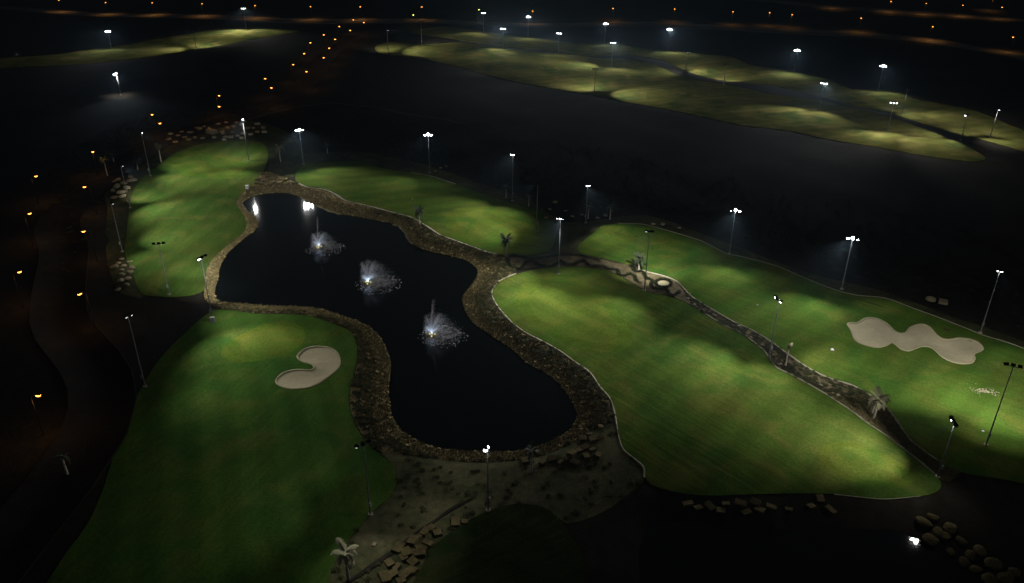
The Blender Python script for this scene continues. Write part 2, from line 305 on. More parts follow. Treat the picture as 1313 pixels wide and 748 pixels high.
def tag(o, label=None, cat=None, group=None, kind=None):
    if label: o['label'] = label
    if cat: o['category'] = cat
    if group: o['group'] = group
    if kind: o['kind'] = kind
    return o
def empty(name, loc, rz=0.0):
    o = bpy.data.objects.new(name, None); C.objects.link(o); o.location = loc; o.rotation_euler = (0, 0, rz); o.empty_display_size = .3
    return o
def tube_vf(path, radii, sides=8, cap=True):
    V, Fc = [], []; P = [Vector(p) for p in path]
    for i, p in enumerate(P):
        t = (P[min(i+1, len(P)-1)]-P[max(i-1, 0)]).normalized()
        u = t.cross(Vector((0, 0, 1)));
        if u.length < 1e-3: u = Vector((1, 0, 0))
        u.normalize(); w = t.cross(u)
        for k in range(sides):
            a = 2*math.pi*k/sides; V.append(p+(u*math.cos(a)+w*math.sin(a))*radii[i])
    for i in range(len(P)-1):
        for k in range(sides):
            a = i*sides+k; bb = i*sides+(k+1) % sides; Fc.append((a, bb, bb+sides, a+sides))
    if cap: Fc.append(tuple(range(sides))[::-1]); Fc.append(tuple(range((len(P)-1)*sides, len(P)*sides)))
    return V, Fc
def box_vf(c, s, rot=None):
    V = []
    for z in (-.5, .5):
        for x, y in ((-.5, -.5), (.5, -.5), (.5, .5), (-.5, .5)):
            v = Vector((x*s[0], y*s[1], z*s[2]));
            if rot is not None: v = rot @ v
            V.append(v+Vector(c))
    return V, [(3,2,1,0),(4,5,6,7),(0,1,5,4),(1,2,6,5),(2,3,7,6),(3,0,4,7)]
def join_vf(*parts):
    V, Fc = [], []
    for v, f in parts:
        o = len(V); V += list(v); Fc += [tuple(i+o for i in q) for q in f]
    return V, Fc

# ------------------------------------------------------------------ the ground
regions = {}
def wreg(px, n=3):                     # outline on the terrain itself
    return np.array([ground_at(x, y)[:2] for x, y in smooth_poly(px, n)])
TP = {k: wreg(v) for k, v in dict(A=TURF_A, B=TURF_B, C=TURF_C, D=TURF_D, E=TURF_E, F=TURF_F).items()}
TP.update({k: wpoly(v) for k, v in dict(G=TURF_G, H=TURF_H, I=TURF_I).items()})
OP = {'bank': wreg(BANK), 'dirt': wreg(DIRT), 'bed': wreg(BED)}
B1 = wpoly(BUNK1); B2 = wpoly(BUNK2)

def axis(a, b, segs):
    out = [a]
    for end, st in segs:
        while out[-1] < end-1e-6: out.append(min(end, out[-1]+st))
    return np.array(out)
xs = axis(-9000, 9000, [(-1000, 1600), (-450, 90), (-170, 8), (175, 1.3), (450, 8), (1000, 90), (9000, 1600)])
ys = axis(-600, 0, [(0, 150), (50, 12), (270, 1.3), (640, 4.5), (1200, 60), (20000, 2200)])
X, Y = np.meshgrid(xs, ys); P = np.stack([X.ravel(), Y.ravel()], 1)
Z = height(P)
sink = np.zeros(len(P))
for pl in list(TP.values())+list(OP.values()):
    lo, hi = pl.min(0)-2, pl.max(0)+2
    mk = ((P > lo) & (P < hi)).all(1)
    if mk.any():
        d = -sdist(P[mk], pl); sink[mk] = np.maximum(sink[mk], .45*sstep(.8, 2.2, d)*(d > 0))
Z -= sink
nx, ny = len(xs), len(ys); I = np.arange(nx*ny).reshape(ny, nx)
F = np.stack([I[:-1, :-1].ravel(), I[:-1, 1:].ravel(), I[1:, 1:].ravel(), I[1:, :-1].ravel()], 1)
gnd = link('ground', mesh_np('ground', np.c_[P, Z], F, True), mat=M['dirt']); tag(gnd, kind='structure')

def sheet(name, poly, mat, off, step, holes=(), skirt=.35, zf=None):
    """a triangulated sheet that follows the terrain inside an outline"""
    lo, hi = poly.min(0), poly.max(0)
    gx, gy = np.arange(lo[0]+step/2, hi[0], step), np.arange(lo[1]+step/2, hi[1], step)
    G = np.stack([a.ravel() for a in np.meshgrid(gx, gy)], 1); G = G + (np.random.rand(*G.shape)-.5)*step*.3
    k = inside(G, poly) & (pdist(G, poly) > step*.45)
    for h in holes: k &= ~inside(G, h) & (pdist(G, h) > step*.45)
    G = G[k]
    V = [Vector(p) for p in poly]; E = [(i, (i+1) % len(poly)) for i in range(len(poly))]
    for h in holes:
        o = len(V); V += [Vector(p) for p in h]; E += [(o+i, o+(i+1) % len(h)) for i in range(len(h))]
    V += [Vector(p) for p in G]
    v, e, f, *_ = delaunay_2d_cdt(V, E, [], 0, 1e-4)
    v = np.array([tuple(q) for q in v]); f = np.array([q for q in f if len(q) == 3])
    cen = v[f].mean(1); k = inside(cen, poly)
    for h in holes: k &= ~inside(cen, h)
    f = f[k]
    a = v[f[:, 1]]-v[f[:, 0]]; b_ = v[f[:, 2]]-v[f[:, 0]]; neg = (a[:, 0]*b_[:, 1]-a[:, 1]*b_[:, 0]) < 0
    f[neg] = f[neg][:, ::-1]
    z = (zf or height)(v)+off
    V3 = np.c_[v, z]
    # skirt: border edges go down
    ed = {}
    for t in f:
        for q in ((t[0], t[1]), (t[1], t[2]), (t[2], t[0])): ed[q] = ed.get(q, 0)+1
    bord = [q for q in ed if (q[1], q[0]) not in ed]
    idx = {}; ext = []
    for q in bord:
        for w in q:
            if w not in idx: idx[w] = len(V3)+len(ext); ext += [(V3[w][0], V3[w][1], V3[w][2]), (V3[w][0], V3[w][1], V3[w][2]-skirt)]
    ff = list(map(tuple, f))
    for q in bord: a_, b2_ = idx[q[0]], idx[q[1]]; ff.append((a_, a_+1, b2_+1)); ff.append((a_, b2_+1, b2_))
    V3 = np.vstack([V3, ext]) if ext else V3
    return tag(link(name, mesh_np(name, V3, ff, False), mat=mat), kind='structure')
def smooth_all(o): o.data.polygons.foreach_set('use_smooth', [True]*len(o.data.polygons))

sheet('sandy_ground', OP['dirt'], M['pale'], .02, 1.3, holes=(LK,))
ROUGH = [(128,238),(140,222),(168,205),(195,190),(215,176),(255,158),(300,154),(345,160),(380,178),(392,205),(384,222),(366,229),(344,222),(344,196),(300,230),(200,280),(190,375),(168,380),(150,372),(138,340),(135,300),(138,265)]
OP['rough'] = wreg(ROUGH, 2)
M['rough'] = soil('rough_grass', [(.32, (.014,.018,.009)), (.48, (.04,.045,.018)), (.6, (.075,.075,.03)), (.75, (.11,.10,.045))], scales=(.16, .9, 5), bump=.9, bdist=.3)
sheet('rough', OP['rough'], M['rough'], .03, 1.5, holes=())
ROUGH2 = [(378,224),(376,205),(400,196),(470,196),(540,210),(600,230),(680,258),(722,285),(770,282),(830,276),(900,300),(960,322),(1040,352),(1120,370),(1200,398),(1313,438),(1420,478),(1420,500),(1250,440),(1150,400),(1000,352),(900,320),(830,302),(770,305),(745,330),(700,332),(650,340),(640,330),(700,300),(640,262),(540,232),(440,220)]
OP['rough2'] = wreg(ROUGH2, 2)
sheet('rough', OP['rough2'], M['rough'], .03, 1.8)
sheet('lake_bank', OP['bank'], M['bank'], .05, 1.1, holes=(LK-(LK-LK.mean(0))*.012,))
sheet('planting_bed', OP['bed'], M['bed'], .05, 1.1)
def blob(c, a, ang, seed, k=1.0):
    P2 = ell(c, (a[0]*k, a[1]*k), ang, 36); cx, cy = c; out = []
    for i, (x, y) in enumerate(P2):
        w = 1+.10*math.sin(2*math.pi*i/36*2+seed)+.06*math.sin(2*math.pi*i/36*3+seed*2.3); out.append((cx+(x-cx)*w, cy+(y-cy)*w))
    return out
GP = [wreg(blob(*g, i*1.7+.5, 1.16), 1) for i, g in enumerate(GREENS)]
GI = [wreg(blob(*g, i*1.7+.5, .88), 1) for i, g in enumerate(GREENS)]
def holes_in(pl): return [h for h in GP+[B1, B2] if inside(h.mean(0)[None], pl)[0] and inside(h, pl).all()]
for k, mt, st in (('A','turf_a',1.4),('B','turf_b',1.3),('C','turf_c',1.7),('D','turf_d',1.3),('E','turf_e',1.6),('F','turf_shade_tone',1.5),('G','turf_far',6),('H','turf_far',5),('I','turf_far',5)):
    smooth_all(sheet('fairway', TP[k], M[mt], .10, st, holes=holes_in(TP[k])))
allh = [id(h) for k in TP for h in holes_in(TP[k])]
for gp, gi in zip(GP, GI):
    smooth_all(sheet('green_collar', gp, M['collar'], .10, 1.2, holes=(gi,), skirt=.05))
    smooth_all(sheet('putting_green', gi, M['green'], .10, 1.3, skirt=.05))
for bp_ in (B1, B2):
    sheet('sand_bunker', bp_, M['sand'], .05, .8, skirt=.2)
    V = []; nb = len(bp_)                      # raised pale lip round the bunker
    nrm = np.roll(bp_, -1, 0)-np.roll(bp_, 1, 0); nrm = np.c_[nrm[:, 1], -nrm[:, 0]]/np.linalg.norm(nrm, axis=1)[:, None]
    area = .5*np.sum(bp_[:, 0]*np.roll(bp_[:, 1], -1)-np.roll(bp_[:, 0], -1)*bp_[:, 1])
    if area < 0: nrm = -nrm
    rows = []
    for off, dz in ((-.22, .02), (-.12, .16), (.1, .22), (.22, .04)):
        q = bp_+nrm*off; z = height(q)+dz+.02; rows.append(np.c_[q, z])
    V = np.vstack(rows); Fc = []
    for r in range(3):
        for i in range(nb): j = (i+1) % nb; Fc.append((r*nb+i, r*nb+j, (r+1)*nb+j, (r+1)*nb+i))
    tag(link('bunker_edge', mesh_np('bunker_edge', V, Fc, True), mat=M['rim']), kind='structure')
for nm, pl in (('lake', LK), ('pond', LK2)):
    c = pl.mean(0); d = pl-c; q = c+d*(1+2.5/np.linalg.norm(d, axis=1)[:, None])
    me = bpy.data.meshes.new(nm); bm = bmesh.new(); vs = [bm.verts.new((p[0], p[1], WZ)) for p in q]; bm.faces.new(vs)
    bmesh.ops.triangulate(bm, faces=bm.faces[:]); bm.normal_update()
    for f in bm.faces:
        if f.normal.z < 0: f.normal_flip()
    bm.to_mesh(me); bm.free(); tag(link(nm, me, mat=M['water']), kind='structure')

# pale kerb lines round the turf
def strip(name, px, w, hgt, mat, sm=4, up=.1):
    P2 = smooth_poly(px, sm, closed=False); W = np.array([ground_at(x, y)[:2] for x, y in P2])
    t = np.gradient(W, axis=0); n_ = np.c_[-t[:, 1], t[:, 0]]/np.linalg.norm(t, axis=1)[:, None]
    rows = []; wob = np.array([.5+.7*noise.noise(Vector((p[0]*.25, p[1]*.25, 3)))+.3 for p in W])[:, None]; wob = np.clip(wob, .3, 1.3)
    for off, dz in ((-.5, -.15), (-.42, hgt), (.42, hgt), (.5, -.15)):
        q = W+n_*off*w*wob; rows.append(np.c_[q, height(W)+up+dz])
    n = len(W); V = np.vstack(rows); Fc = [(r*n+i, r*n+i+1, (r+1)*n+i+1, (r+1)*n+i) for r in range(3) for i in range(n-1)]
    return tag(link(name, mesh_np(name, V, Fc, True), mat=mat), kind='structure')
strip('turf_edging', [(381,234.6),(393.5,240.5),(416,243.5),(431.6,251),(442,257.5),(462,262.6),(487.5,269),(508,274.5),(528,280),(546,290.5),(564,302),(584,309.6),(602,316),(622,323.5),(637,327)], .75, .08, M['concrete'])
strip('turf_edging', [(662,351),(642,360),(632.5,370),(631,380),(637.4,393),(650,408),(660,417.5),(675,428),(695.6,438.6),(718,451),(739,466.5),(756.5,479),(769,497),(782,512),(787,527.5),(791,548),(793,560),(799,577),(812.5,588.5),(825,600),(826,613)], .42, .08, M['concrete'])
strip('turf_edging', [(792,287),(822.6,288),(848,294),(878.5,303),(899,309.6),(914,317),(932,326),(952,330),(990,340),(1011,348),(1034,358),(1067,371),(1097,379),(1135,383),(1168,395),(1201,407),(1237,421),(1262,431),(1288,438.6),(1313,447.5),(1400,480)], .3, .06, M['concrete'])
strip('turf_edging', [(812.5,341.5),(825,347.6),(853,355),(868,361.6),(876,370),(888.7,382.7),(914,398),(939.5,413),(965,424.6),(990,440),(998,446),(1016,459),(1041.4,475.4),(1067,487),(1092,494.5),(1115,507),(1133,520),(1148,537.7),(1163,560),(1176,573),(1201.5,591)], .4, .08, M['concrete'])
strip('turf_edging', [(904,403),(927,417),(947,426),(962,436),(980,451),(985.5,459),(996,472),(1013.5,480.5),(1044,497),(1067,511),(1092,527.5),(1112.6,543),(1135,558),(1161,578),(1184,596),(1199,609)], .38, .06, M['concrete'])
strip('turf_edging', [(528,221.5),(545,225),(558,228),(584,236.5)], .4, .06, M['concrete'])
strip('turf_edging', [(1069,634.5),(1100,638),(1135,641),(1180,637)], .16, .03, M['concrete'])

strip('dirt_track', [(285,166),(310,156),(340,147),(370,140),(400,135),(430,133),(480,138),(520,146),(560,152),(600,160)], 1.6, .02, M['road_far'], 4, .02)
# ------------------------------------------------------------------ roads
def road(name, W, width, mt='asphalt'):
    W = smooth_poly(W, 6, closed=False); t = np.gradient(W, axis=0); n_ = np.c_[-t[:, 1], t[:, 0]]/np.linalg.norm(t, axis=1)[:, None]
    rows = []
    for off, dz in ((-.5, -.6), (-.495, .04), (-.47, .05), (-.469, .0), (.469, .0), (.47, .05), (.495, .04), (.5, -.6)):
        q = W+n_*off*width; rows.append(np.c_[q, np.maximum(height(W), height(q))+.12+dz])
    n = len(W); V = np.vstack(rows); Fc = [(r*n+i, r*n+i+1, (r+1)*n+i+1, (r+1)*n+i) for r in range(7) for i in range(n-1)]
    return tag(link(name, mesh_np(name, V, Fc), mat=M[mt]), kind='structure')
SLH = 8.0
PAIRS = [((46,226),(108,239)),((38,274),(107,297)),((25,349),(102,377))]
cl = [unp(-120,900)*.0+np.array([-75., 20.]), (unp(49,507,SLH)+np.array([6.5, 0]))]
for a, b_ in reversed(PAIRS): cl.append((unp(*a, SLH)+unp(*b_, SLH))/2)
for a, b_ in (((195,147),(205,158)),((281,123),(281,137)),((340,101),(348,113)),((376,82.6),(393,92)),((390,68.6),(415,74)),((398,55),(422,61.7)),((415,43.7),(429.6,49.5)),((435,33.5),(449,38.6)),((453,24.6),(466.5,29))):
    cl.append((unp(*a, SLH)+unp(*b_, SLH))/2)
road('road', cl, 11)
FARROAD = [(-160,5),(0,11),(140,18),(330,24.5),(460,28),(600,30.5),(760,31.5),(870,33.5),(983,38.5),(1100,45.5),(1210,56),(1313,75),(1420,95)]
road('road', [unp(*p) for p in FARROAD], 15, 'road_far')
FARROAD2 = [(780,-12),(860,-6),(940,-.5),(983,2),(1050,7.5),(1100,10.5),(1150,14),(1230,20),(1313,27),(1420,38)]
road('road', [unp(*p) for p in FARROAD2], 15, 'road_far')

# ------------------------------------------------------------------ lighting masts
def head_vf():
    """flood housing looking along +X: finned box with visor; lens is separate"""
    a = box_vf((-.10, 0, 0), (.26, .62, .46)); bb = box_vf((-.28, 0, 0), (.14, .40, .30))
    v = box_vf((.09, 0, .245), (.16, .62, .03)); s1 = box_vf((.08, .30, .06), (.14, .025, .34)); s2 = box_vf((.08, -.30, .06), (.14, .025, .34))
    return join_vf(a, bb, v, s1, s2)
def lens_vf(n=10):
    V, Fc = [], []
    for r, x in ((1.0, .035), (.78, .11), (.38, .16)):
        for k in range(n):
            a = 2*math.pi*k/n; V.append(Vector((x, .27*r*math.cos(a), .20*r*math.sin(a))))
    for r in range(2):
        for k in range(n): Fc.append((r*n+k, r*n+(k+1) % n, (r+1)*n+(k+1) % n, (r+1)*n+k))
    Fc.append(tuple(range(2*n, 3*n)))
    return V, Fc
HEAD = mesh_from('floodlight', *head_vf()); HEAD.materials.append(M['black'])
LENS = mesh_from('lens', *lens_vf(), True); LENS.materials.append(M['lens'])
LENSG = LENS.copy(); LENSG.materials.clear(); LENSG.materials.append(M['lens_glare'])
LENSB = mesh_from('round_lens', [v*1.0+Vector((0, 0, 0)) for v in tube_vf([(-.05,0,-.30),(.12,0,-.36),(.30,0,-.30),(.42,0,-.12)], [.10,.24,.24,.10], 10)[0]], tube_vf([(-.05,0,-.30),(.12,0,-.36),(.30,0,-.30),(.42,0,-.12)], [.10,.24,.24,.10], 10)[1], True); LENSB.materials.append(M['lens_ball'])
LENSD = mesh_from('lens_dim', *lens_vf(), True); LENSD.materials.append(M['lens_dim'])
BRK = mesh_from('bracket', *tube_vf([(0,0,0),(.14,0,.08)], [.035,.035], 5)); BRK.materials.append(M['steel'])
BOXM = mesh_from('control_box', *box_vf((0, 0, 0), (.34, .26, .62))); BOXM.materials.append(M['box'])
FOOT = mesh_from('footing', *tube_vf([(0,0,-.4),(0,0,.22)], [.42,.38], 10)); FOOT.materials.append(M['concrete'])
G1 = 'floodlight masts round the lake and the near fairways'; G2 = 'floodlight masts on the distant fairways'
SPOTS = {}
HEADS = []; GLARES = []
# for every floodlight head in order: ground point it is aimed at (x, y), relative output, beam width
TUNED = [
 (-96.3,228.3,1.052,1.42), (-100.1,244.7,0.925,1.34), (-89.6,247.3,0.508,1.97), (-86,217,1.617,1.34), (-61.9,213.3,1.25,1.34), (-54.9,228.6,0.081,1.34),
 (-49.2,226.5,0.884,1.34), (-41.6,216.5,0.57,1.34), (-27.5,209.4,0.1,1.34), (-14.4,208.4,0.019,1.42), (-25.4,197.6,1.09,1.48), (-8.2,190.7,1.113,1.43),
 (-4.5,198,0.099,1.44), (-18,186.2,1.181,1.68), (25.9,167.8,0.732,1.34), (28.4,185.9,0.439,1.34), (-9.5,158.3,1.464,1.59), (1.8,141,2.291,1.34),
 (12.6,157.7,0.317,1.72), (31.7,168.5,1.627,1.34), (31,180.5,0.03,1.34), (16.6,140.8,1.272,1.34), (39,174.4,0.128,1.57), (41.3,150.1,1.429,1.34),
 (55.2,147.6,0.271,1.34), (51.9,138.4,1.482,1.34), (58.8,133.9,0.657,1.34), (81.3,140.6,0.211,1.44), (90.8,130.6,0.03,1.49), (95.1,121.6,0.322,1.34),
 (28.9,125.3,1.49,1.34), (65.7,122.9,0.956,1.42), (44.1,118,0.714,1.34), (85.9,116.4,1.698,1.34), (82.2,111.8,0.449,1.59), (71,127.4,1.559,1.34),
 (43.9,115.2,1.28,1.34), (52.9,90.7,0.131,1.34), (60.9,89.5,0.06,1.5), (51.3,103,1.093,1.34), (-42.2,103.9,0.143,1.34), (-48.4,83.9,0.224,1.34),
 (-17.2,71.6,0.213,1.34), (-8.8,90.2,0.045,1.34), (-14.9,80.7,0.101,1.38), (-46.9,125.4,1.437,1.41), (-51,143.4,0.496,1.8), (-69.4,169.4,1.77,1.34),
 (-72.6,176.1,0.704,1.34), (-78.3,181.4,0.042,1.38), (-79,181.1,0.037,1.37), (-87.4,199.6,1.302,1.73), (-102.7,216,0.891,1.34), (-82,168.8,0.53,1.34),
 (-82.5,186.4,1.062,1.34), (-48.4,106.8,0.058,1.34), (-42.6,112.6,0.262,1.34), (-221.3,397.4,0.561,1.7), (-201.2,409.3,0.046,1.7), (-200.6,402.9,0.066,1.7),
 (-157,313.8,0.011,1.47), (-163.4,330.1,0.391,1.7), (-158.9,331.8,0.04,1.7), (-163.9,459.1,1.862,1.7), (-168.1,439.9,0.323,1.7), (-189.7,424.1,1.224,1.7),
 (-164.8,476.2,2.365,1.7), (-158.5,477.5,0.214,1.7), (-144.9,477.5,1.287,1.7), (-31.5,470.6,0.206,1.7), (-38.8,456,0.372,1.73), (-42.8,478.3,0.084,1.7),
 (-30.8,432.1,1.821,1.7), (-55.9,434,0.049,1.73), (-68.7,437.7,0.523,1.7), (-26.1,477.5,0.318,1.7), (-24.5,479.1,0.223,1.7), (-7.9,469.9,0.231,1.7),
 (-13.6,405.7,1.42,1.7), (0.4,417.4,0.044,1.7), (4.5,406.5,0.326,1.7), (1,455.6,0.16,1.7), (12.2,463,0.353,1.7), (15.1,453.6,0.268,1.72),
 (4.9,401.6,0.456,1.7), (21,411.9,0.082,1.7), (30.9,397.5,0.344,1.7), (47.1,436.1,0.044,1.7), (54.7,440.5,0.048,1.7), (59,429,0.057,1.7),
 (13.8,391.4,2.862,1.7), (44.9,380.8,0.282,1.7), (51.8,368.9,1.09,1.7), (69.3,334.2,2.352,1.7), (44,363.4,0.741,1.7), (28.3,358.8,1.519,1.7),
 (63.8,419.1,0.058,1.7), (85.7,417,0.917,1.7), (81.3,409.8,0.157,1.71), (90.3,383.7,0.683,1.7), (69.5,385.5,0.582,1.8), (86.5,399.1,0.221,1.7),
 (99.8,375.8,0.577,1.7), (99.6,376.1,0.155,1.7), (85.8,380,0.022,1.7), (120.5,361.1,0.173,1.72), (122.5,373.6,0.476,1.7), (125.5,353.7,0.055,1.7),
 (96.2,304.6,1.656,1.34), (112.5,309.4,0.071,1.5), (113.2,289.9,1.609,1.34), (137.3,331.6,0.134,1.7), (160,334.3,0.198,1.7), (158.1,329.4,0.333,1.7),
 (176.2,303.1,0.678,1.34), (156.9,304.3,0.352,1.83), (154.3,322.2,0.197,1.57), (122.8,274.4,1.078,1.34), (133.2,274.1,0.871,1.34), (146.9,256.7,1.735,1.34),
 (169.8,293.8,0.726,1.34), (142.7,285.2,0.874,1.34), (149.4,270,0.454,1.34), (181.6,271.5,0.319,1.41), (168.7,271.7,0.555,1.34), (178.4,286.1,0.339,1.55)]
def spot(parent, loc, direction, power, size=1.75, col=(1, .97, .90), blend=1.0, key='f'):
    kk = (key, round(power), round(size, 2))
    if kk not in SPOTS:
        d = bpy.data.lights.new('floodlight_beam' if key[0] == 'f' else 'lamp_beam', 'SPOT'); d.energy = power; d.color = col; d.spot_size = size; d.spot_blend = blend; d.shadow_soft_size = .22
        SPOTS[kk] = d
    o = bpy.data.objects.new(SPOTS[kk].name.split('.')[0], SPOTS[kk]); C.objects.link(o); o.parent = parent; o.location = loc
    o.rotation_euler = Vector(direction).to_track_quat('-Z', 'Y').to_euler()
    return o
def mast(top, base, aims, label, group, power=1.0, dim=False, ball=False, gap=.95, size=1.5, lit=True, extra_dark=0):
    g3 = ground_at(*base); h = top_for(g3, top[1]); h = min(max(h, 8.5), 17)
    root = empty('floodlight_mast', (g3[0], g3[1], g3[2]+.0)); tag(root, label, 'floodlight mast', group)
    V, Fc = tube_vf([(0, 0, 0), (0, 0, h*.5), (0, 0, h)], [.13, .095, .07], 8)
    link('pole', mesh_from('pole', V, Fc, True), root, M['steel']); link('footing', FOOT, root)
    T = [ground_at(a[0], a[1]) for a in aims]; pw = [a[2] if len(a) > 2 else 1.0 for a in aims]
    n = len(T); mean = np.mean([t-g3 for t in T], 0); yaw = math.atan2(mean[1], mean[0]); side = Vector((-math.sin(yaw), math.cos(yaw), 0))
    fwd = Vector((math.cos(yaw), math.sin(yaw), 0))
    wid = gap*(n-1)+.3
    arm = join_vf(tube_vf([side*(-wid/2)+Vector((0, 0, h-.05)), side*(wid/2)+Vector((0, 0, h-.05))], [.05, .05], 6))
    link('crossarm', mesh_from('crossarm', *arm), root, M['steel'])
    bx = link('control_box', BOXM, root); bx.location = (-.22*fwd.x, -.22*fwd.y, 1.9+.4*random.random()); bx.rotation_euler = (0, 0, yaw+math.pi/2)
    for i in range(n):
        bk = link('bracket', BRK, root); bk.location = side*(gap*(i-(n-1)/2))+Vector((0, 0, h-.05)); bk.rotation_euler = (0, 0, yaw)
    glare = any(w in label for w in ('glaring mast', 'glaring distant', 'dazzling mast', 'dazzling distant mast on', 'bright distant', 'small bright mast'))
    if 'below the large' in label or 'in front' in label: glare = False
    order = sorted(range(n), key=lambda i: (T[i]-g3)[0]*side.x+(T[i]-g3)[1]*side.y)
    for i, j in enumerate(order):
        p = side*(gap*(i-(n-1)/2))+Vector((0, 0, h+.02))+fwd*.30
        d = Vector(T[j]-g3)-p; k_ = pw[j]; sz_ = size
        if len(HEADS) < len(TUNED):
            tx, ty, k_, sz_ = TUNED[len(HEADS)]; d = Vector((tx, ty, 0))-Vector(g3)-p
        mz = math.tan(math.radians(14)); hd = math.hypot(d.x, d.y)
        if -d.z < hd*mz: d.z = -hd*mz
        d.normalize()
        q = d.to_track_quat('X', 'Z')
        hd_ = link('floodlight', HEAD, root); hd_.location = p; hd_.rotation_mode = 'QUATERNION'; hd_.rotation_quaternion = q
        ln = link('lens', LENSB if ball else LENSD if dim else (LENSG if glare else LENS), hd_)
        HEADS.append((label, j, tuple(Vector(g3)+p+d*.55), tuple(d), sz_, k_))
        if lit and k_ > .01: spot(root, p+d*.55, d, FLOOD*k_, sz_)
    if glare:                                    # extra head, added and turned to the camera to make the glare
        c_ = Vector((-g3[0], -g3[1], 0)).normalized(); p = Vector((0, 0, h+.42))+c_*.15; d = Vector((c_.x*.88, c_.y*.88, -.47)).normalized()
        bk = link('bracket', BRK, root); bk.location = (0, 0, h-.02); bk.scale = (1, 1, 4)
        hd_ = link('floodlight', HEAD, root); hd_.location = p; hd_.rotation_mode = 'QUATERNION'; hd_.rotation_quaternion = d.to_track_quat('X', 'Z')
        gp_ = (.6 if 'dazzling' in label else (.4 if group == G2 else .12)); GLARES.append(('glare', 0, tuple(Vector(g3)+p+d*.55), tuple(d), 1.7, gp_))
        link('lens', LENSG, hd_); spot(root, p+d*.55, d, FLOOD*gp_, 1.7, (.72, .86, 1), key='f2')  # lens and beam of the added glare head
    return root
NEAR = [
 ((182,170),(193,226),[(245,215),(225,235)],'slim mast at the upper left corner of the left fairway, between two palms',{'gap':.64}),
 ((309,153),(319,207),[(268,222),(285,240)],'mast behind the ringed putting green, its glare mirrored at the tip of the lake',{'gap':.64}),
 ((384,167),(389,211),[(372,262,.5),(402,232,.8),(430,232,.8)],'glaring mast beyond the rocks at the head of the lake, facing the viewer',{}),
 ((550,173),(551,222),[(500,240,.5),(555,255,.6),(600,262,.5)],'glaring mast behind the middle of the fairway beyond the lake',{}),
 ((657,198),(657,258),[(610,272),(640,285)],'mast at the back edge of the fairway beyond the lake, between two faint palms',{'gap':.64}),
 ((689,236),(688,297),[(628,283),(600,300)],'mast standing at the dark right end of the fairway beyond the lake',{'dim':True,'gap':.64}),
 ((756,238),(751,286),[(786,318,.5),(815,312,.6)],'bright mast aimed right, between the two dark palms behind the right fairway',{'gap':.64}),
 ((717,280),(716,352),[(672,378),(700,395),(750,385,.6)],'tall pale mast rising in front of the dark gap, by the lobed hedge bed',{'gap':.64}),
 ((830,298),(826,373),[(848,325),(815,312),(800,405,.8)],'mast standing in the planting bed just left of the oval hedge ring',{'dim':True,'gap':.64}),
 ((943,270),(935,326),[(900,360,.8),(930,385,.9),(975,395,.8)],'three-headed glaring mast on the back kerb of the right fairway, nearer the middle',{}),
 ((1095,306),(1079,371),[(1030,405,.8),(1070,430,.9),(1130,440,.8)],'three-headed glaring mast behind the sand bunker on the right fairway',{}),
 ((1284,347),(1257,427),[(1200,450),(1250,485)],'mast on the back edge at the far right, leaning clear of the fairway edge',{'gap':.64}),
 ((998,384),(986,458),[(930,490),(900,450,.8),(1050,445,.9)],'mast in the dark bed with two glaring lenses, left of the bunker',{}),
 ((1298,470),(1264,571),[(1215,500),(1260,520),(1300,500)],'nearest right-hand mast, a dark silhouette over bright turf below the bunker',{}),
 ((1219,541),(1202,612),[(1110,600),(1140,600,.7),(1060,570,.9),(1185,650,.12)],'short mast with dark head aimed left, in shaded turf near the bed tip',{'gap':.64}),  # last head is added to give the lamp reflection in the pond
 ((463,571),(475,660),[(390,505,.7),(345,560,.35),(480,740,.18)],'nearest left-hand mast with a pale box on its pole, by the sandy ground',{'dim':True}),
 ((624,573),(626,655),[(575,632,.16),(520,660,.18)],'mast with one small bright head on the dark turf edge at bottom centre',{'ball':True,'gap':.64}),
 ((262,330),(273,412),[(330,447),(355,470),(238,350,.7)],'mast at the left tip of the lake where the golden bank starts',{}),
 ((205,313),(217,378),[(235,270),(220,300),(262,285)],'three-headed black mast silhouetted against the left fairway',{}),
 ((155,213),(167,267),[(210,245,.7),(205,270,.5)],'thin mast beside the upper heap of pale rocks left of the fairway',{'dim':True}),
 ((142,261),(157,323),[(205,300,.6),(195,330,.5)],'thin mast between the two rock heaps left of the fairway',{'dim':True}),
 ((163,405),(186,496),[(235,560,.25),(300,520,.3)],'grey mast alone in the dark ground at the left of the near fairway',{'dim':True}),
]
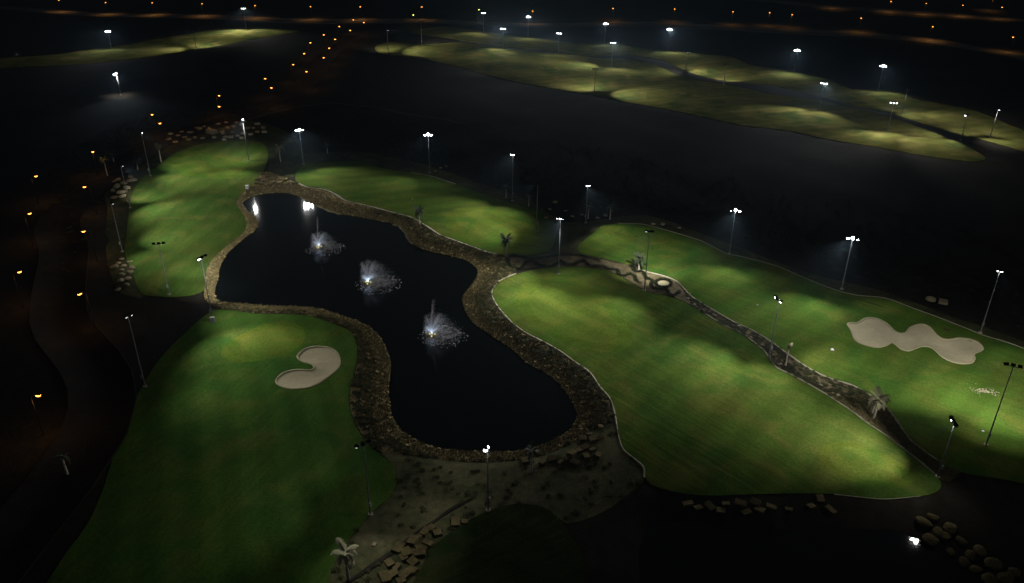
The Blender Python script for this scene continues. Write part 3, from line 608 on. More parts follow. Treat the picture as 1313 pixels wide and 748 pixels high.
FAR = [
 ((139,41),(143,62),[(150,75,.4),(120,80,.4)],'bright distant mast at the back of the upper left fairway, leftmost of all',{}),
 ((152,97),(155,122),[(175,120,.04),(150,135,.04)],'most dazzling mast on the dark ground below the upper left fairway',{}),
 ((248,39),(252,64),[(275,52),(240,58)],'mast standing in the middle of the upper left fairway',{}),
 ((314,11),(316,38),[(335,45),(300,48)],'distant mast behind the right end of the upper left fairway',{}),
 ((540,28),(541,58),[(560,45),(580,48)],'distant mast between the two strips at their left ends',{}),
 ((497,38),(498,68),[(510,63),(530,64)],'faint dark mast at the left tip of the lower distant strip',{}),
 ((619,17),(620,42),[(625,50,.4),(600,46,.4)],'distant bright mast under the far road, leftmost of the glaring row',{}),
 ((644,37),(645,61),[(630,75,.7),(665,80,.6)],'distant mast on the bank between the two strips, left of the dark shrub',{}),
 ((677,22),(677,47),[(690,56,.4),(665,54,.4)],'distant small bright mast directly right of the leftmost glaring one',{}),
 ((715,43),(716,67),[(690,80,.6),(725,84,.6)],'distant mast above the dip between the two strips',{}),
 ((775,31),(775,57),[(775,64,.5),(795,68,.4)],'large glaring distant mast over the far road, left of a similar one',{}),
 ((785,55),(784,84),[(740,95,.6),(790,98,.5)],'small mast directly below the large glaring distant mast',{}),
 ((763,89),(762,121),[(720,108),(770,112),(795,115,.6)],'two-lamp mast on the near edge of the lower distant strip',{'dim':True}),
 ((857,38),(856,65),[(855,76,.5),(830,72,.4)],'large glaring distant mast over the far road, right of a similar one',{}),
 ((880,67),(879,92),[(870,82,.6),(905,92,.6)],'small white distant mast on the rolling turf right of the glaring pair',{}),
 ((930,83),(928,108),[(900,96,.8),(925,98,.7)],'small distant mast on the crest of the pale mound',{}),
 ((1023,65),(1018,91),[(1010,106,.5),(1040,112,.4)],'dazzling distant mast on the back slope, centre right',{}),
 ((1056,107),(1051,139),[(1010,152,.7),(1040,165,.6)],'small distant mast in front of the dazzling one, over the dark band',{}),
 ((1133,85),(1126,116),[(1135,130,.5),(1110,128,.4)],'wide-headed bright distant mast behind the upper right mound',{}),
 ((1164,115),(1156,148),[(1190,142,.8),(1175,138,.5)],'dim distant mast aimed right, standing before the upper right mound',{'dim':True}),
 ((1144,132),(1138,168),[(1115,180,.7),(1165,188,.7)],'distant mast in the dark band between the two strips at right',{}),
 ((1236,148),(1232,180),[(1220,160,.7),(1200,190,.6)],'distant two-lamp mast on the right end of the upper strip',{}),
 ((1281,141),(1269,178),[(1310,180),(1285,175)],'rightmost distant mast, leaning at the back edge of the upper strip',{}),
]
for t, b_, a, lb, kw in NEAR: mast(t, b_, a, lb, G1, **kw)
for t, b_, a, lb, kw in FAR:
    if len(a) == 2: a = a+[((a[0][0]+a[1][0])/2*.6+b_[0]*.4, (a[0][1]+a[1][1])/2*.6+b_[1]*.4, .4)]  # third head added to fill the dark gap between the two beams
    mast(t, b_, a, lb, G2, power=kw.pop('power', 1.0), **kw)

# ------------------------------------------------------------------ street lamps
def lamp_mesh():
    p = tube_vf([(0,0,0),(0,0,SLH-.6),(.25,0,SLH-.1),(1.0,0,SLH+.08)], [.08,.055,.04,.03], 6)
    return p
LP = mesh_from('pole', *lamp_mesh(), True); LP.materials.append(M['lamp_pole'])
LH = mesh_from('lamp_head', *join_vf(box_vf((1.25,0,SLH+.10),(.75,.34,.14)), box_vf((1.2,0,SLH+.19),(.5,.22,.06)))); LH.materials.append(M['black'])
def bulb(n=10):
    V, Fc = [], []
    for r, z in ((1, 0), (.8, -.12), (.4, -.2)):
        for k in range(n): a = 2*math.pi*k/n; V.append(Vector((1.25+.44*r*math.cos(a), .34*r*math.sin(a), SLH+.03+z*1.3)))
    for r in range(2):
        for k in range(n): Fc.append((r*n+k, (r+1)*n+k, (r+1)*n+(k+1) % n, r*n+(k+1) % n))
    Fc.append(tuple(range(2*n, 3*n))[::-1]); return V, Fc
BU = mesh_from('lamp_glass', *bulb(), True); BU.materials.append(M['sodium'])
BUY = mesh_from('lamp_glass_yellow', *bulb(), True); BUY.materials.append(M['sodium_y'])
def street_lamp(hx, hy, toward, label, group, big=1.0, yel=False):
    hp = unp(hx, hy, SLH); d = np.array(toward)-hp; yaw = math.atan2(d[1], d[0])
    b2 = hp-1.25*np.array([math.cos(yaw), math.sin(yaw)]); z = hz(*b2)
    root = empty('street_lamp', (b2[0], b2[1], z), yaw); tag(root, label, 'street lamp', group)
    link('pole', LP, root); h_ = link('lamp_head', LH, root); g_ = link('lamp_glass', BUY if yel else BU, h_)
    spot(root, (1.25, 0, SLH-.25), (0, 0, -1), SODIUM*big, 2.5, (1, .48, .13) if not yel else (.9,.8,.2), .6, 's' if not yel else 'y')
    return root
def nearest(P, pts):
    pts = np.array(pts); return pts[np.argmin(((pts-P)**2).sum(1))]
clw = smooth_poly(cl, 8, closed=False)
GL = 'sodium street lamps along the left road'; GF = 'street lamps along the far roads'
LEFT = [((46,226),'lamp at the far end of the isolated left-hand row of the left road'),((38,274),'middle lamp of three on the outer side of the left road'),((25,349),'lowest lamp of three close together on the outer side of the left road'),((49,507),'nearest orange lamp, alone low at the left edge of the picture'),
 ((119,195),'uppermost lamp of the inner row beside the left fairway'),((108,239),'second lamp down the inner row beside the left fairway'),((107,297),'third lamp down the inner row, level with the upper lake'),((102,377),'lowest lamp of the inner row, left of the lower rock heap'),
 ((195,147),'left lamp of the pair just above the upper left mast'),((205,158),'right lamp of the pair just above the upper left mast'),((281,123),'upper lamp of the stacked pair behind the top rock field'),((281,137),'lower lamp of the stacked pair behind the top rock field'),
 ((340,101),'left lamp of the lowest slanting pair on the distant road stretch'),((348,113),'right lamp of the lowest slanting pair on the distant road stretch'),((376,82.6),'left lamp, second pair up the distant road stretch'),((393,92),'right lamp, second pair up the distant road stretch'),
 ((390,68.6),'left lamp, third pair up the distant road stretch'),((415,74),'right lamp, third pair up the distant road stretch'),((398,55),'left lamp, fourth pair up the distant road stretch'),((422,61.7),'right lamp, fourth pair up the distant road stretch'),
 ((415,43.7),'left lamp, fifth pair up the distant road stretch'),((429.6,49.5),'right lamp, fifth pair up the distant road stretch'),((435,33.5),'left lamp, sixth pair, just below the far road'),((449,38.6),'right lamp, sixth pair, just below the far road'),
 ((453,24.6),'left lamp of the pair where the left road meets the far road'),((466.5,29),'right lamp of the pair where the left road meets the far road')]
for (hx, hy), lb in LEFT: street_lamp(hx, hy, nearest(unp(hx, hy, SLH), clw), 'orange '+lb, GL, .7)
fr = smooth_poly([unp(*p) for p in FARROAD], 6, closed=False); fr2 = smooth_poly([unp(*p) for p in FARROAD2], 6, closed=False)
FARL = [((75,-1),'at the top left edge of the picture'),((135,1),'above the leftmost bright distant mast'),((195,3),'above the middle of the upper left fairway'),((259,5),'above the mast standing in the upper left fairway'),((327,7),'just right of the mast behind the upper left fairway'),((398,8),'above the gap right of the upper left fairway'),((462,10),'straight above the meeting of the two roads'),
 ((541,11),'above the mast between the two strips'),((683,12),'just above the small bright mast'),((786,12),'right above the left large glaring mast'),((865,13),'right above the right large glaring mast'),((940,15),'left of a close pair over the far road'),((987,16),'first of a close pair over the far road'),((1016,19),'above the dazzling distant mast'),((1104,25),'between the dazzling mast and the wide-headed mast'),((1196,35),'above the right end of the upper strip'),((1299,48),'in the far road row nearest the right edge')]
for (hx, hy), lb in FARL: street_lamp(hx, hy, nearest(unp(hx, hy, SLH), fr), 'tiny orange far-road lamp '+lb, GF, 3.2)
for (hx, hy), lb in (((530,20),'yellow-green lamp on the near side of the far road, lower left'),((614,12),'yellow-green lamp left of the leftmost glaring mast')):
    street_lamp(hx, hy, nearest(unp(hx, hy, SLH), fr), lb, GF, .3, True)
for (hx, hy), lb in (((1143,0),'leftmost'),((1188,3),'second from left'),((1235,6),'third from left'),((1273,.5),'fourth from left'),((1285,10),'lowest and rightmost'),((1070,-4),'left of the rest, at the very top edge')):
    street_lamp(hx, hy, nearest(unp(hx, hy, SLH), fr2), 'tiny lamp of the farthest road, '+lb, GF, 3.2)

# ------------------------------------------------------------------ palms
def frond_mesh(seed, L_=2.2, droop=.9, up=.9):
    rnd = random.Random(seed); V, Fc = [], []; n = 9; pts = []
    for i in range(n+1):
        t = i/n; pts.append(Vector((L_*t*(1-.12*t), 0, up*L_*.55*t-droop*L_*.62*t*t)))
    v, f = tube_vf(pts, [.035*(1-.8*i/n) for i in range(n+1)], 4); parts = [(v, f)]
    for i in range(1, n+1):
        for k in (0, .5):
            if i == n and k: continue
            t = (i+k)/n; a = int(i); p = pts[a].lerp(pts[min(a+1, n)], k); ll = L_*.30*math.sin(math.pi*min(.95, .18+.78*t))+.08
            for s in (-1, 1):
                d = Vector((.55, s*(.85+.1*rnd.random()), -.25+.2*rnd.random())).normalized()*ll
                w = Vector((.10, 0, 0)); parts.append(([p-w, p+w, p+d], [(0, 1, 2)]))
    return join_vf(*parts)
FR = [mesh_from('frond', *frond_mesh(i, 2.1, .7+.25*i, 1.25-.3*i)) for i in range(4)]
for f_ in FR: f_.materials.append(M['frond'])
FRD = [f_.copy() for f_ in FR]
for f_ in FRD: f_.materials.clear(); f_.materials.append(M['dryfrond'])
def palm(top, base, label, sc=1.0, style='full', dry=False, nf=18):
    g3 = ground_at(*base); h = max(1.5, top_for(g3, top[1]))
    root = empty('palm_tree', tuple(g3), random.random()*6); tag(root, label, 'palm tree', 'palms scattered round the fairways')
    n = 9; path = [(0.05*math.sin(i*.5), 0, h*i/n) for i in range(n+1)]
    V = []; Fc = []; rr = []; pp = []
    for i in range(n*2+1):
        t = i/(n*2); pp.append((.06*math.sin(t*3), 0, h*t)); rr.append((.24-.07*t)*(1.0 if i % 2 else .86)*sc+(.05 if t > .85 else 0))
    link('trunk', mesh_from('trunk', *tube_vf(pp, rr, 8), True), root, M['trunk'])
    src = FRD if dry else FR
    for i in range(nf):
        if style == 'full': k = i*4//nf; tilt = [-.35, 0, .25, .55][k]*.8
        elif style == 'up': k = 0; tilt = -.75-.25*random.random()
        else: k = 3; tilt = .2
        f = link('frond', src[k], root); f.location = (.06*math.sin(3), 0, h-.05); s = sc*random.uniform(.8, 1.1)
        f.scale = (s, s, s); f.rotation_euler = (random.uniform(-.2, .2), tilt, i*2.4+random.uniform(-.2, .2))
    return root
PALMS = [((204,193),(207,208),'pale upright palm at the top left corner of the left fairway',1.1,'up',True,14),
 ((174,207),(177,218),'smaller shaded palm left of the upper left mast',.9,'full',False,14),((134,205),(138,226),'dim palm in the dark ground near the uppermost inner street lamp',.9,'full',False,10),((144,198),(146,208),'tiny dim palm farther off behind the left rocks',.7,'full',False,8),
 ((359,189),(360,208),'palm in the rocky ground between the two fairways at the lake head',.95,'full',True,14),((419,185),(420,197),'dim palm right of the glaring mast at the lake head',.8,'full',False,10),
 ((537,270),(538,289),'small dark palm on the kerb of the fairway beyond the lake',.95,'full',False,20),((649,307),(649,330),'dark palm at the near right corner of the fairway beyond the lake',1.0,'full',False,20),((819,330),(819,347),'dark palm at the back of the planting bed by the mast',.95,'full',False,20),
 ((648,239),(649,255),'faint palm directly left of the back-edge mast beyond the lake',.8,'full',False,10),((678,252),(678,265),'faint palm directly right of the back-edge mast beyond the lake',.8,'full',False,10),((754,265),(754,281),'faint palm at the foot of the bright right-aimed mast',.8,'full',False,10),((782,265),(782,282),'faint palm behind the left tip of the right fairway',.9,'full',False,10),
 ((1012,449),(1007,470),'nearly bare palm stump in the dark bed beside the two-lens mast',.75,'up',True,5),((1125,511),(1120,537),'brightly lit palm with spreading fronds at the lower end of the bed',1.05,'full',True,18),
 ((438,708),(447,744),'nearest palm, at the bottom edge where the sandy ground narrows',1.0,'full',True,16),((680,577),(681,607),'dim palm on the bank below the lake, among the square rocks',.8,'full',False,10),((83,584),(87,609),'barely lit palm in the darkness at lower left',.8,'full',False,8)]
for a in PALMS: palm(*a)

# ------------------------------------------------------------------ rocks
def rock_mesh(seed, blocky):
    rnd = random.Random(seed); bm = bmesh.new(); bmesh.ops.create_icosphere(bm, subdivisions=2, radius=.5)
    for v in bm.verts:
        c = v.co
        if blocky:
            m_ = max(abs(c.x), abs(c.y), abs(c.z)); c2 = Vector([max(-.36, min(.36, q*1.9)) for q in c]); v.co = c.lerp(c2, .96)
        v.co *= 1+(.10 if blocky else .22)*noise.noise(v.co*2.3+Vector((seed*7.1, 0, 0)))+.06*noise.noise(v.co*7+Vector((seed, 3, 0)))
        v.co.x *= 1.15; v.co.z *= .62
    me = bpy.data.meshes.new('boulder'); bm.to_mesh(me); bm.free(); return me
RK = [rock_mesh(i, i % 2) for i in range(8)]
for r in RK: r.materials.append(M['rock'])
RK2 = [r.copy() for r in RK]
for r in RK2: r.materials.clear(); r.materials.append(M['rock2'])
ORD = 'first second third fourth fifth sixth seventh eighth ninth tenth eleventh twelfth thirteenth fourteenth fifteenth sixteenth seventeenth eighteenth nineteenth twentieth'.split()
def ordinal(k):
    if k < 20: return ORD[k]
    t = ('twenty', 'thirty', 'forty')[k//10-1] if (k+1) % 10 else ''
    k1 = k+1
    return ('twentieth', 'thirtieth', 'fortieth')[k1//10-2] if k1 % 10 == 0 else ('twenty', 'thirty', 'forty')[k1//10-2]+'-'+ORD[k1 % 10-1]
def rocks(pts, size, group, labels, pool, cat='boulder', blocky=None, flat=None):
    """labels: one shared description for the look-alike ones; entries of pts may carry their own size and label"""
    order_ = {i: k for k, i in enumerate(sorted((i for i in range(len(pts)) if len(pts[i]) < 4), key=lambda i: pts[i][0]))}
    for i, p in enumerate(pts):
        g3 = ground_at(p[0], p[1]); s = size*(p[2] if len(p) > 2 and p[2] else random.uniform(.75, 1.2))
        cand = pool[1::2] if blocky else (pool[0::2] if blocky is False else pool)
        o = link('boulder', random.choice(cand)); o.location = (g3[0], g3[1], g3[2]+.12*s)
        o.scale = (s*random.uniform(.9, 1.2), s*random.uniform(.8, 1.05), s*random.uniform(.75, 1.1)); o.rotation_euler = (random.uniform(-.15, .15), random.uniform(-.15, .15), random.uniform(0, 6.28))
        if flat: o.scale.z *= flat
        tag(o, p[3] if len(p) > 3 else labels+', '+ordinal(order_[i])+' from the left', cat, group)
rocks([(147,234),(152,231.5),(159,236),(166,233),(150,240),(163,242,None,'pale boulder touching the thin mast in the upper left heap'),(145,245),(155,248),(160,246.5),(157,253),(147,254),(168,228),(171,232)], 1.9, 'upper rock heap left of the fairway', 'pale boulder in the upper heap left of the left fairway', RK)
rocks([(156,333,None,'topmost rounded boulder of the lower left heap'),(152,338.5),(147,343,None,'leftmost boulder of the lower left heap'),(159,342),(167,336.6),(170,345,1.25,'largest pale boulder at the right side of the lower left heap'),(156.5,347),(167,350),(157,352.5),(164,358),(155.5,360.5),(163,366),(151,372,None,'lowest boulder, apart below the lower left heap')], 1.35, 'lower rock heap left of the fairway', 'rounded pale boulder in the lower heap left of the left fairway', RK, blocky=False)
rocks([(219,173),(228,175),(237,177),(233,170),(244,171),(252,165),(256,166),(272,171,2.2,'largest flat pale slab in the rock field behind the left fairway'),(260,178),(285,170),(289,177),(280,160),(290,158),(292,165),(286,172),(300,163),(298,170),(312,172),(318,165),(325,165),(330,170),(339,170),(338,165),(288,180),(311,178),(305,175),(322,173),(216,180),(225,183),(242,180),(262,163),(268,166),(275,177),(250,177),(296,177),(303,158),(310,161),(330,160)], 1.7, 'rock field behind the left fairway', 'pale rock in the field behind the left fairway', RK)
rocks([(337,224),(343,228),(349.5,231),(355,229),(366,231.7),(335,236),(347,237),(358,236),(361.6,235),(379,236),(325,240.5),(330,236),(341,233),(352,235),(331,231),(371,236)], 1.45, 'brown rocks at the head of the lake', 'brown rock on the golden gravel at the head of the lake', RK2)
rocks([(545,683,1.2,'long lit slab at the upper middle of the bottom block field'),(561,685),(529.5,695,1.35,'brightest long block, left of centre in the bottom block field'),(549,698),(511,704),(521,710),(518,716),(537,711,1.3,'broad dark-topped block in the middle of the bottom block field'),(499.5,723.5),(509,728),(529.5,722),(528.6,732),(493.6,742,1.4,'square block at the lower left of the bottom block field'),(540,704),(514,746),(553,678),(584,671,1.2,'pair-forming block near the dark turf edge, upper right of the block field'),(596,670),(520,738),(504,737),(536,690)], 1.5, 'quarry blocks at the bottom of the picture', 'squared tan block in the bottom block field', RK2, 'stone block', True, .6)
rocks([(480,699,.8,'small lone stone on the sandy ground near the nearest palm')], .9, None, '', RK)
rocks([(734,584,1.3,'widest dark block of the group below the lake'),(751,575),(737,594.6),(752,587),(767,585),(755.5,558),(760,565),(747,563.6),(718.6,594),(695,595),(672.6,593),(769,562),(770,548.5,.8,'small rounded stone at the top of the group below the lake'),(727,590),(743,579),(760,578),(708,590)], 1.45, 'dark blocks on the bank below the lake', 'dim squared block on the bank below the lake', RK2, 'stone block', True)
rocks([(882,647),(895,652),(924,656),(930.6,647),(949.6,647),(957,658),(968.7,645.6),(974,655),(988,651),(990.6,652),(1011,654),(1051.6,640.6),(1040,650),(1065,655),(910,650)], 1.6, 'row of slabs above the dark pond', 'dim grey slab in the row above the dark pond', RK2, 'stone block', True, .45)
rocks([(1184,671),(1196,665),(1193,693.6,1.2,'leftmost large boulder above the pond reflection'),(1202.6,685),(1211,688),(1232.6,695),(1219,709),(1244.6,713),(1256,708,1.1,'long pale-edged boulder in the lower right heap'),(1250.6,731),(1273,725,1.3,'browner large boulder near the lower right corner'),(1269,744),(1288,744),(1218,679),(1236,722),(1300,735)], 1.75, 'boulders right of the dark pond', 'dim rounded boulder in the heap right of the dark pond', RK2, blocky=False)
rocks([(565,216),(558,220),(572,214),(838,288),(850,288.5),(871,293),(712,260),(725,271),(734,278),(766,280),(776,277),(705,269),(700,280),(746,276)], 1.1, 'stray rocks behind the fairways', 'small dim rock in the dark ground behind the fairways', RK)
rocks([(1193,385,1,'left flat slab in the dark behind the bunker'),(1209,389,1,'right flat slab in the dark behind the bunker')], 2.0, 'flat slabs behind the bunker', '', RK, 'stone slab')
rocks([(882,384),(890,392),(915,405,1.2,'pale stone on the lower edge of the bed below the oval ring'),(947,419),(963,434),(978,443),(1000,468),(1052,495),(1075,508),(884,378)], .8, 'pale stones in the planting bed', 'small pale stone among the dark shrubs of the bed', RK)

# ------------------------------------------------------------------ scattered stuff
def scatter_in(poly, n, bad=(), good=None):
    lo, hi = poly.min(0), poly.max(0); out = []
    while len(out) < n:
        q = lo+np.random.rand(n*3, 2)*(hi-lo); k = inside(q, poly)
        for b in bad: k &= ~inside(q, b)
        q = q[k]
        if good is not None: q = q[good(q)]
        out += list(q)
        if len(q) == 0: break
    return np.array(out[:n])
OCT = np.array([(1,0,0),(-1,0,0),(0,1,0),(0,-1,0),(0,0,1),(0,0,-1)], float)
OCF = np.array([(0,2,4),(2,1,4),(1,3,4),(3,0,4),(2,0,5),(1,2,5),(3,1,5),(0,3,5)])
def many(name, P3, sizes, unitV, unitF, mat, squash=.6, jitter=.35, label=None, parent=None, cat=None):
    n = len(P3); k = len(unitV); a = np.random.rand(n)*6.283; ca, sa = np.cos(a), np.sin(a)
    U = unitV[None]*(1+(np.random.rand(n, k, 1)-.5)*2*jitter)*sizes[:, None, None]
    x = U[:, :, 0]*ca[:, None]-U[:, :, 1]*sa[:, None]; y = U[:, :, 0]*sa[:, None]+U[:, :, 1]*ca[:, None]
    V = np.stack([x, y, U[:, :, 2]*squash], 2)+P3[:, None, :]
    Fq = (unitF[None]+(np.arange(n)*k)[:, None, None]).reshape(-1, 3)
    o = link(name, mesh_np(name, V.reshape(-1, 3), Fq), parent, mat); tag(o, label, cat, kind='stuff'); return o
TU = []                                           # grass tuft: blades fanned out
for i in range(9):
    a = i*2.4; r = .35+.25*((i*37) % 10)/10; s = np.array([math.cos(a), math.sin(a)])
    w = np.array([-s[1], s[0]])*.09; hh = .7+.5*((i*53) % 10)/10
    TU += [(*(s*.08-w), 0), (*(s*.08+w), 0), (*(s*r), hh)]
TU = np.array(TU); TUF = np.arange(27).reshape(9, 3)
bankP = OP['bank']
q = scatter_in(bankP, 24000, (LK,)+tuple(TP[k] for k in 'ABCDE'), good=lambda q: (np.random.rand(len(q)) < np.where((q[:, 0] < -38) & (q[:, 1] > 165), 1, np.exp(-((sdist(q, LK)/3.6)**2)))))
dl = sdist(q, LK); z = height(q)+.08
q3 = np.c_[q, z]
many('bank_gravel', q3, np.random.uniform(.06, .22, len(q))*(1+1.4*(np.random.rand(len(q)) > .965)), OCT, OCF, M['gravel'], .6, label='golden brown gravel and stones covering the lake bank', cat='gravel')
q = scatter_in(bankP, 16000, (LK,)+tuple(TP[k] for k in 'ABCDE'), good=lambda q: (sdist(q, LK) < 4.5) | (np.random.rand(len(q)) < .25))
qb = scatter_in(OP['bed'], 2600, (TP['D'], TP['E']), good=lambda q: q[:, 1] < 116)
many('bed_grass', np.c_[qb, height(qb)+.04], np.random.uniform(.2, .5, len(qb)), TU, TUF, M['dry'], .8, .3, label='dry grass tufts in the narrow lower end of the planting bed', cat='grass')
many('bank_grass', np.c_[q, height(q)+.04], np.random.uniform(.25, .6, len(q)), TU, TUF, M['dry'], .8, .3, label='dry golden grass tufts along the lake bank', cat='grass')
# dark shrubs on the landward side of the near banks
def clumps(name, centres, n_each, rad, leaf, label, mat, cat='shrub'):
    P3 = []
    for c in centres:
        r = rad*random.uniform(.6, 1.2); u = np.random.randn(n_each, 3); u /= np.linalg.norm(u, axis=1)[:, None]; u *= (np.random.rand(n_each, 1)**.4)*r
        u[:, 2] = np.abs(u[:, 2])*.7; P3.append(u+np.array(c))
    P3 = np.vstack(P3); return many(name, P3, np.random.uniform(.6, 1.2, len(P3))*leaf, OCT[:5]*np.array([1, .55, .35]), OCF[:4], mat, 1, .4, label=label, cat=cat)
near_bank = scatter_in(bankP, 900, (LK,)+tuple(TP[k] for k in 'ABCDE'), good=lambda q: (sdist(q, LK) > 2.8) & ((q[:, 1] < 165) | (q[:, 0] > -38)) & (q[:, 1] < 262))
clumps('bank_shrubs', np.c_[near_bank, height(near_bank)], 60, .55, .16, 'low dark shrubs in rows on the landward side of the lake bank', M['shrub'])
bedq = scatter_in(OP['bed'], 420, (TP['D'], TP['E']), good=lambda q: (q[:, 0] > 38) & (q[:, 1] > 112))
clumps('bed_shrubs', np.c_[bedq, height(bedq)], 46, .5, .15, 'dark ground-cover shrubs filling the planting bed', M['shrub'])
dq = scatter_in(OP['dirt'], 150, (LK, bankP, TP['F'], TP['B'], TP['D']))
clumps('sandy_ground_shrubs', np.c_[dq, height(dq)], 34, .5, .15, 'sparse low scrub on the sandy ground below the lake', M['shrub'])
dark = scatter_in(wpoly([(60,420),(150,230),(230,190),(350,150),(450,200),(720,260),(900,290),(1313,430),(1313,300),(900,220),(500,130),(200,140),(60,200)], 0, 1), 1100, tuple(TP.values())+tuple(OP.values()))
clumps('desert_scrub', np.c_[dark, height(dark)], 26, .8, .22, 'sparse dim scrub scattered over the dark desert ground', M['shrub'])
q = scatter_in(wpoly([(60,420),(150,230),(230,170),(350,150),(480,200),(720,250),(900,290),(1313,430),(1313,380),(900,270),(500,170),(200,140),(60,200)], 0, 1), 3500, tuple(TP.values())+tuple(OP.values()))
many('desert_stones', np.c_[q, height(q)+.05], np.random.uniform(.06, .22, len(q)), OCT, OCF, M['dirt'], .6, label='loose stones on the dark desert ground', cat='gravel')
# pale stones of the waterline
wl_ = []
for seg in ([(386,254),(396,259),(406,264),(419,270),(428,273),(437,275.5)], [(504,288.5),(512,292),(518,298),(522,306),(526,311)], [(311,262),(316,270),(324,276.5),(330,282)]):
    for p in smooth_poly(seg, 14, closed=False):
        w = unp(p[0], p[1], WZ); wl_.append((w[0]+random.uniform(-.2, .2), w[1]+random.uniform(-.2, .2), WZ+.08))
many('waterline_stones', np.array(wl_), np.random.uniform(.1, .3, len(wl_)), OCT, OCF, M['rim'], .7, label='pale stones at the waterline of the far bank', cat='gravel')

# hedges of the lobed bed
def hedge(px, label, w=.5, h=.55, closed=False):
    P2 = smooth_poly(px, 6, closed=closed); W = np.array([ground_at(x, y) for x, y in P2])
    if closed: W = np.vstack([W, W[:1]])
    L_ = np.r_[0, np.cumsum(np.linalg.norm(np.diff(W[:, :2], axis=0), axis=1))]; n = int(L_[-1]*90)
    t = np.random.rand(n)*L_[-1]; c = np.stack([np.interp(t, L_, W[:, i]) for i in range(3)], 1)
    a = np.random.rand(n)*6.283; r = w*np.sqrt(np.random.rand(n)); c[:, 0] += r*np.cos(a); c[:, 1] += r*np.sin(a); c[:, 2] += .08+h*np.random.rand(n)*(1-(r/w)**2*.6)
    k = OCT[:5]*np.array([1, .55, .35]); m_ = len(k); sz = np.random.uniform(.08, .17, n); aa = np.random.rand(n)*6.283; ca, sa = np.cos(aa), np.sin(aa)
    U = k[None]*(1+(np.random.rand(n, m_, 1)-.5)*.8)*sz[:, None, None]
    V = np.stack([U[:, :, 0]*ca[:, None]-U[:, :, 1]*sa[:, None], U[:, :, 0]*sa[:, None]+U[:, :, 1]*ca[:, None], U[:, :, 2]], 2)+c[:, None, :]
    Fq = (OCF[:4][None]+(np.arange(n)*m_)[:, None, None]).reshape(-1, 3)
    return tag(link('hedge', mesh_np('hedge', V.reshape(-1, 3), Fq), None, M['hedge']), label, 'hedge', 'clipped hedges of the planting bed')
hedge([(651,330),(660,327.5),(672,330.5),(684,333),(700,331),(720,327),(735,326.5),(745,328),(757,331),(770,335)], 'long low hedge along the back of the lobed bed, left of the mast')
hedge([(652,332),(652.5,339),(660,345),(668,345),(672,340),(676,336),(685,337),(693,341),(706,342.5),(713,339),(719,335)], 'scalloped hedge at the left end of the bed, by the dark palm')
hedge([(719,335),(727,340),(737,339),(745,334),(751,335),(753,340),(760,342),(773,342.5),(780,346),(791,347),(794,353),(802,354.5),(807,352),(814,355),(815,360),(821,364)], 'scalloped hedge in the middle of the bed, running up to the mast')
hedge([(812,343.5),(814,348.5),(824,350),(829,358),(836,360),(835,368),(842,372),(855.6,372.5),(857,377),(862,380),(867,378),(872,374)], 'winding hedge passing under the oval ring')
hedge(ell((850.5,364), (9.8,5.2), 4, 14), 'oval hedge ring round a patch of bare pink sand', .42, closed=True)
sheet('sand_patch', wreg(ell((850.5,364.5), (7.8,3.9), 4), 1), M['rim'], .12, .8, skirt=.1)

# dark strip painted for the shadow line across the sandy ground
strip('shadow_line_strip', [(438,752),(462,737),(490,718),(515,700),(540,681),(560,667),(580,653),(605,640)], 1.0, .03, M['dirt'], 5, .02)

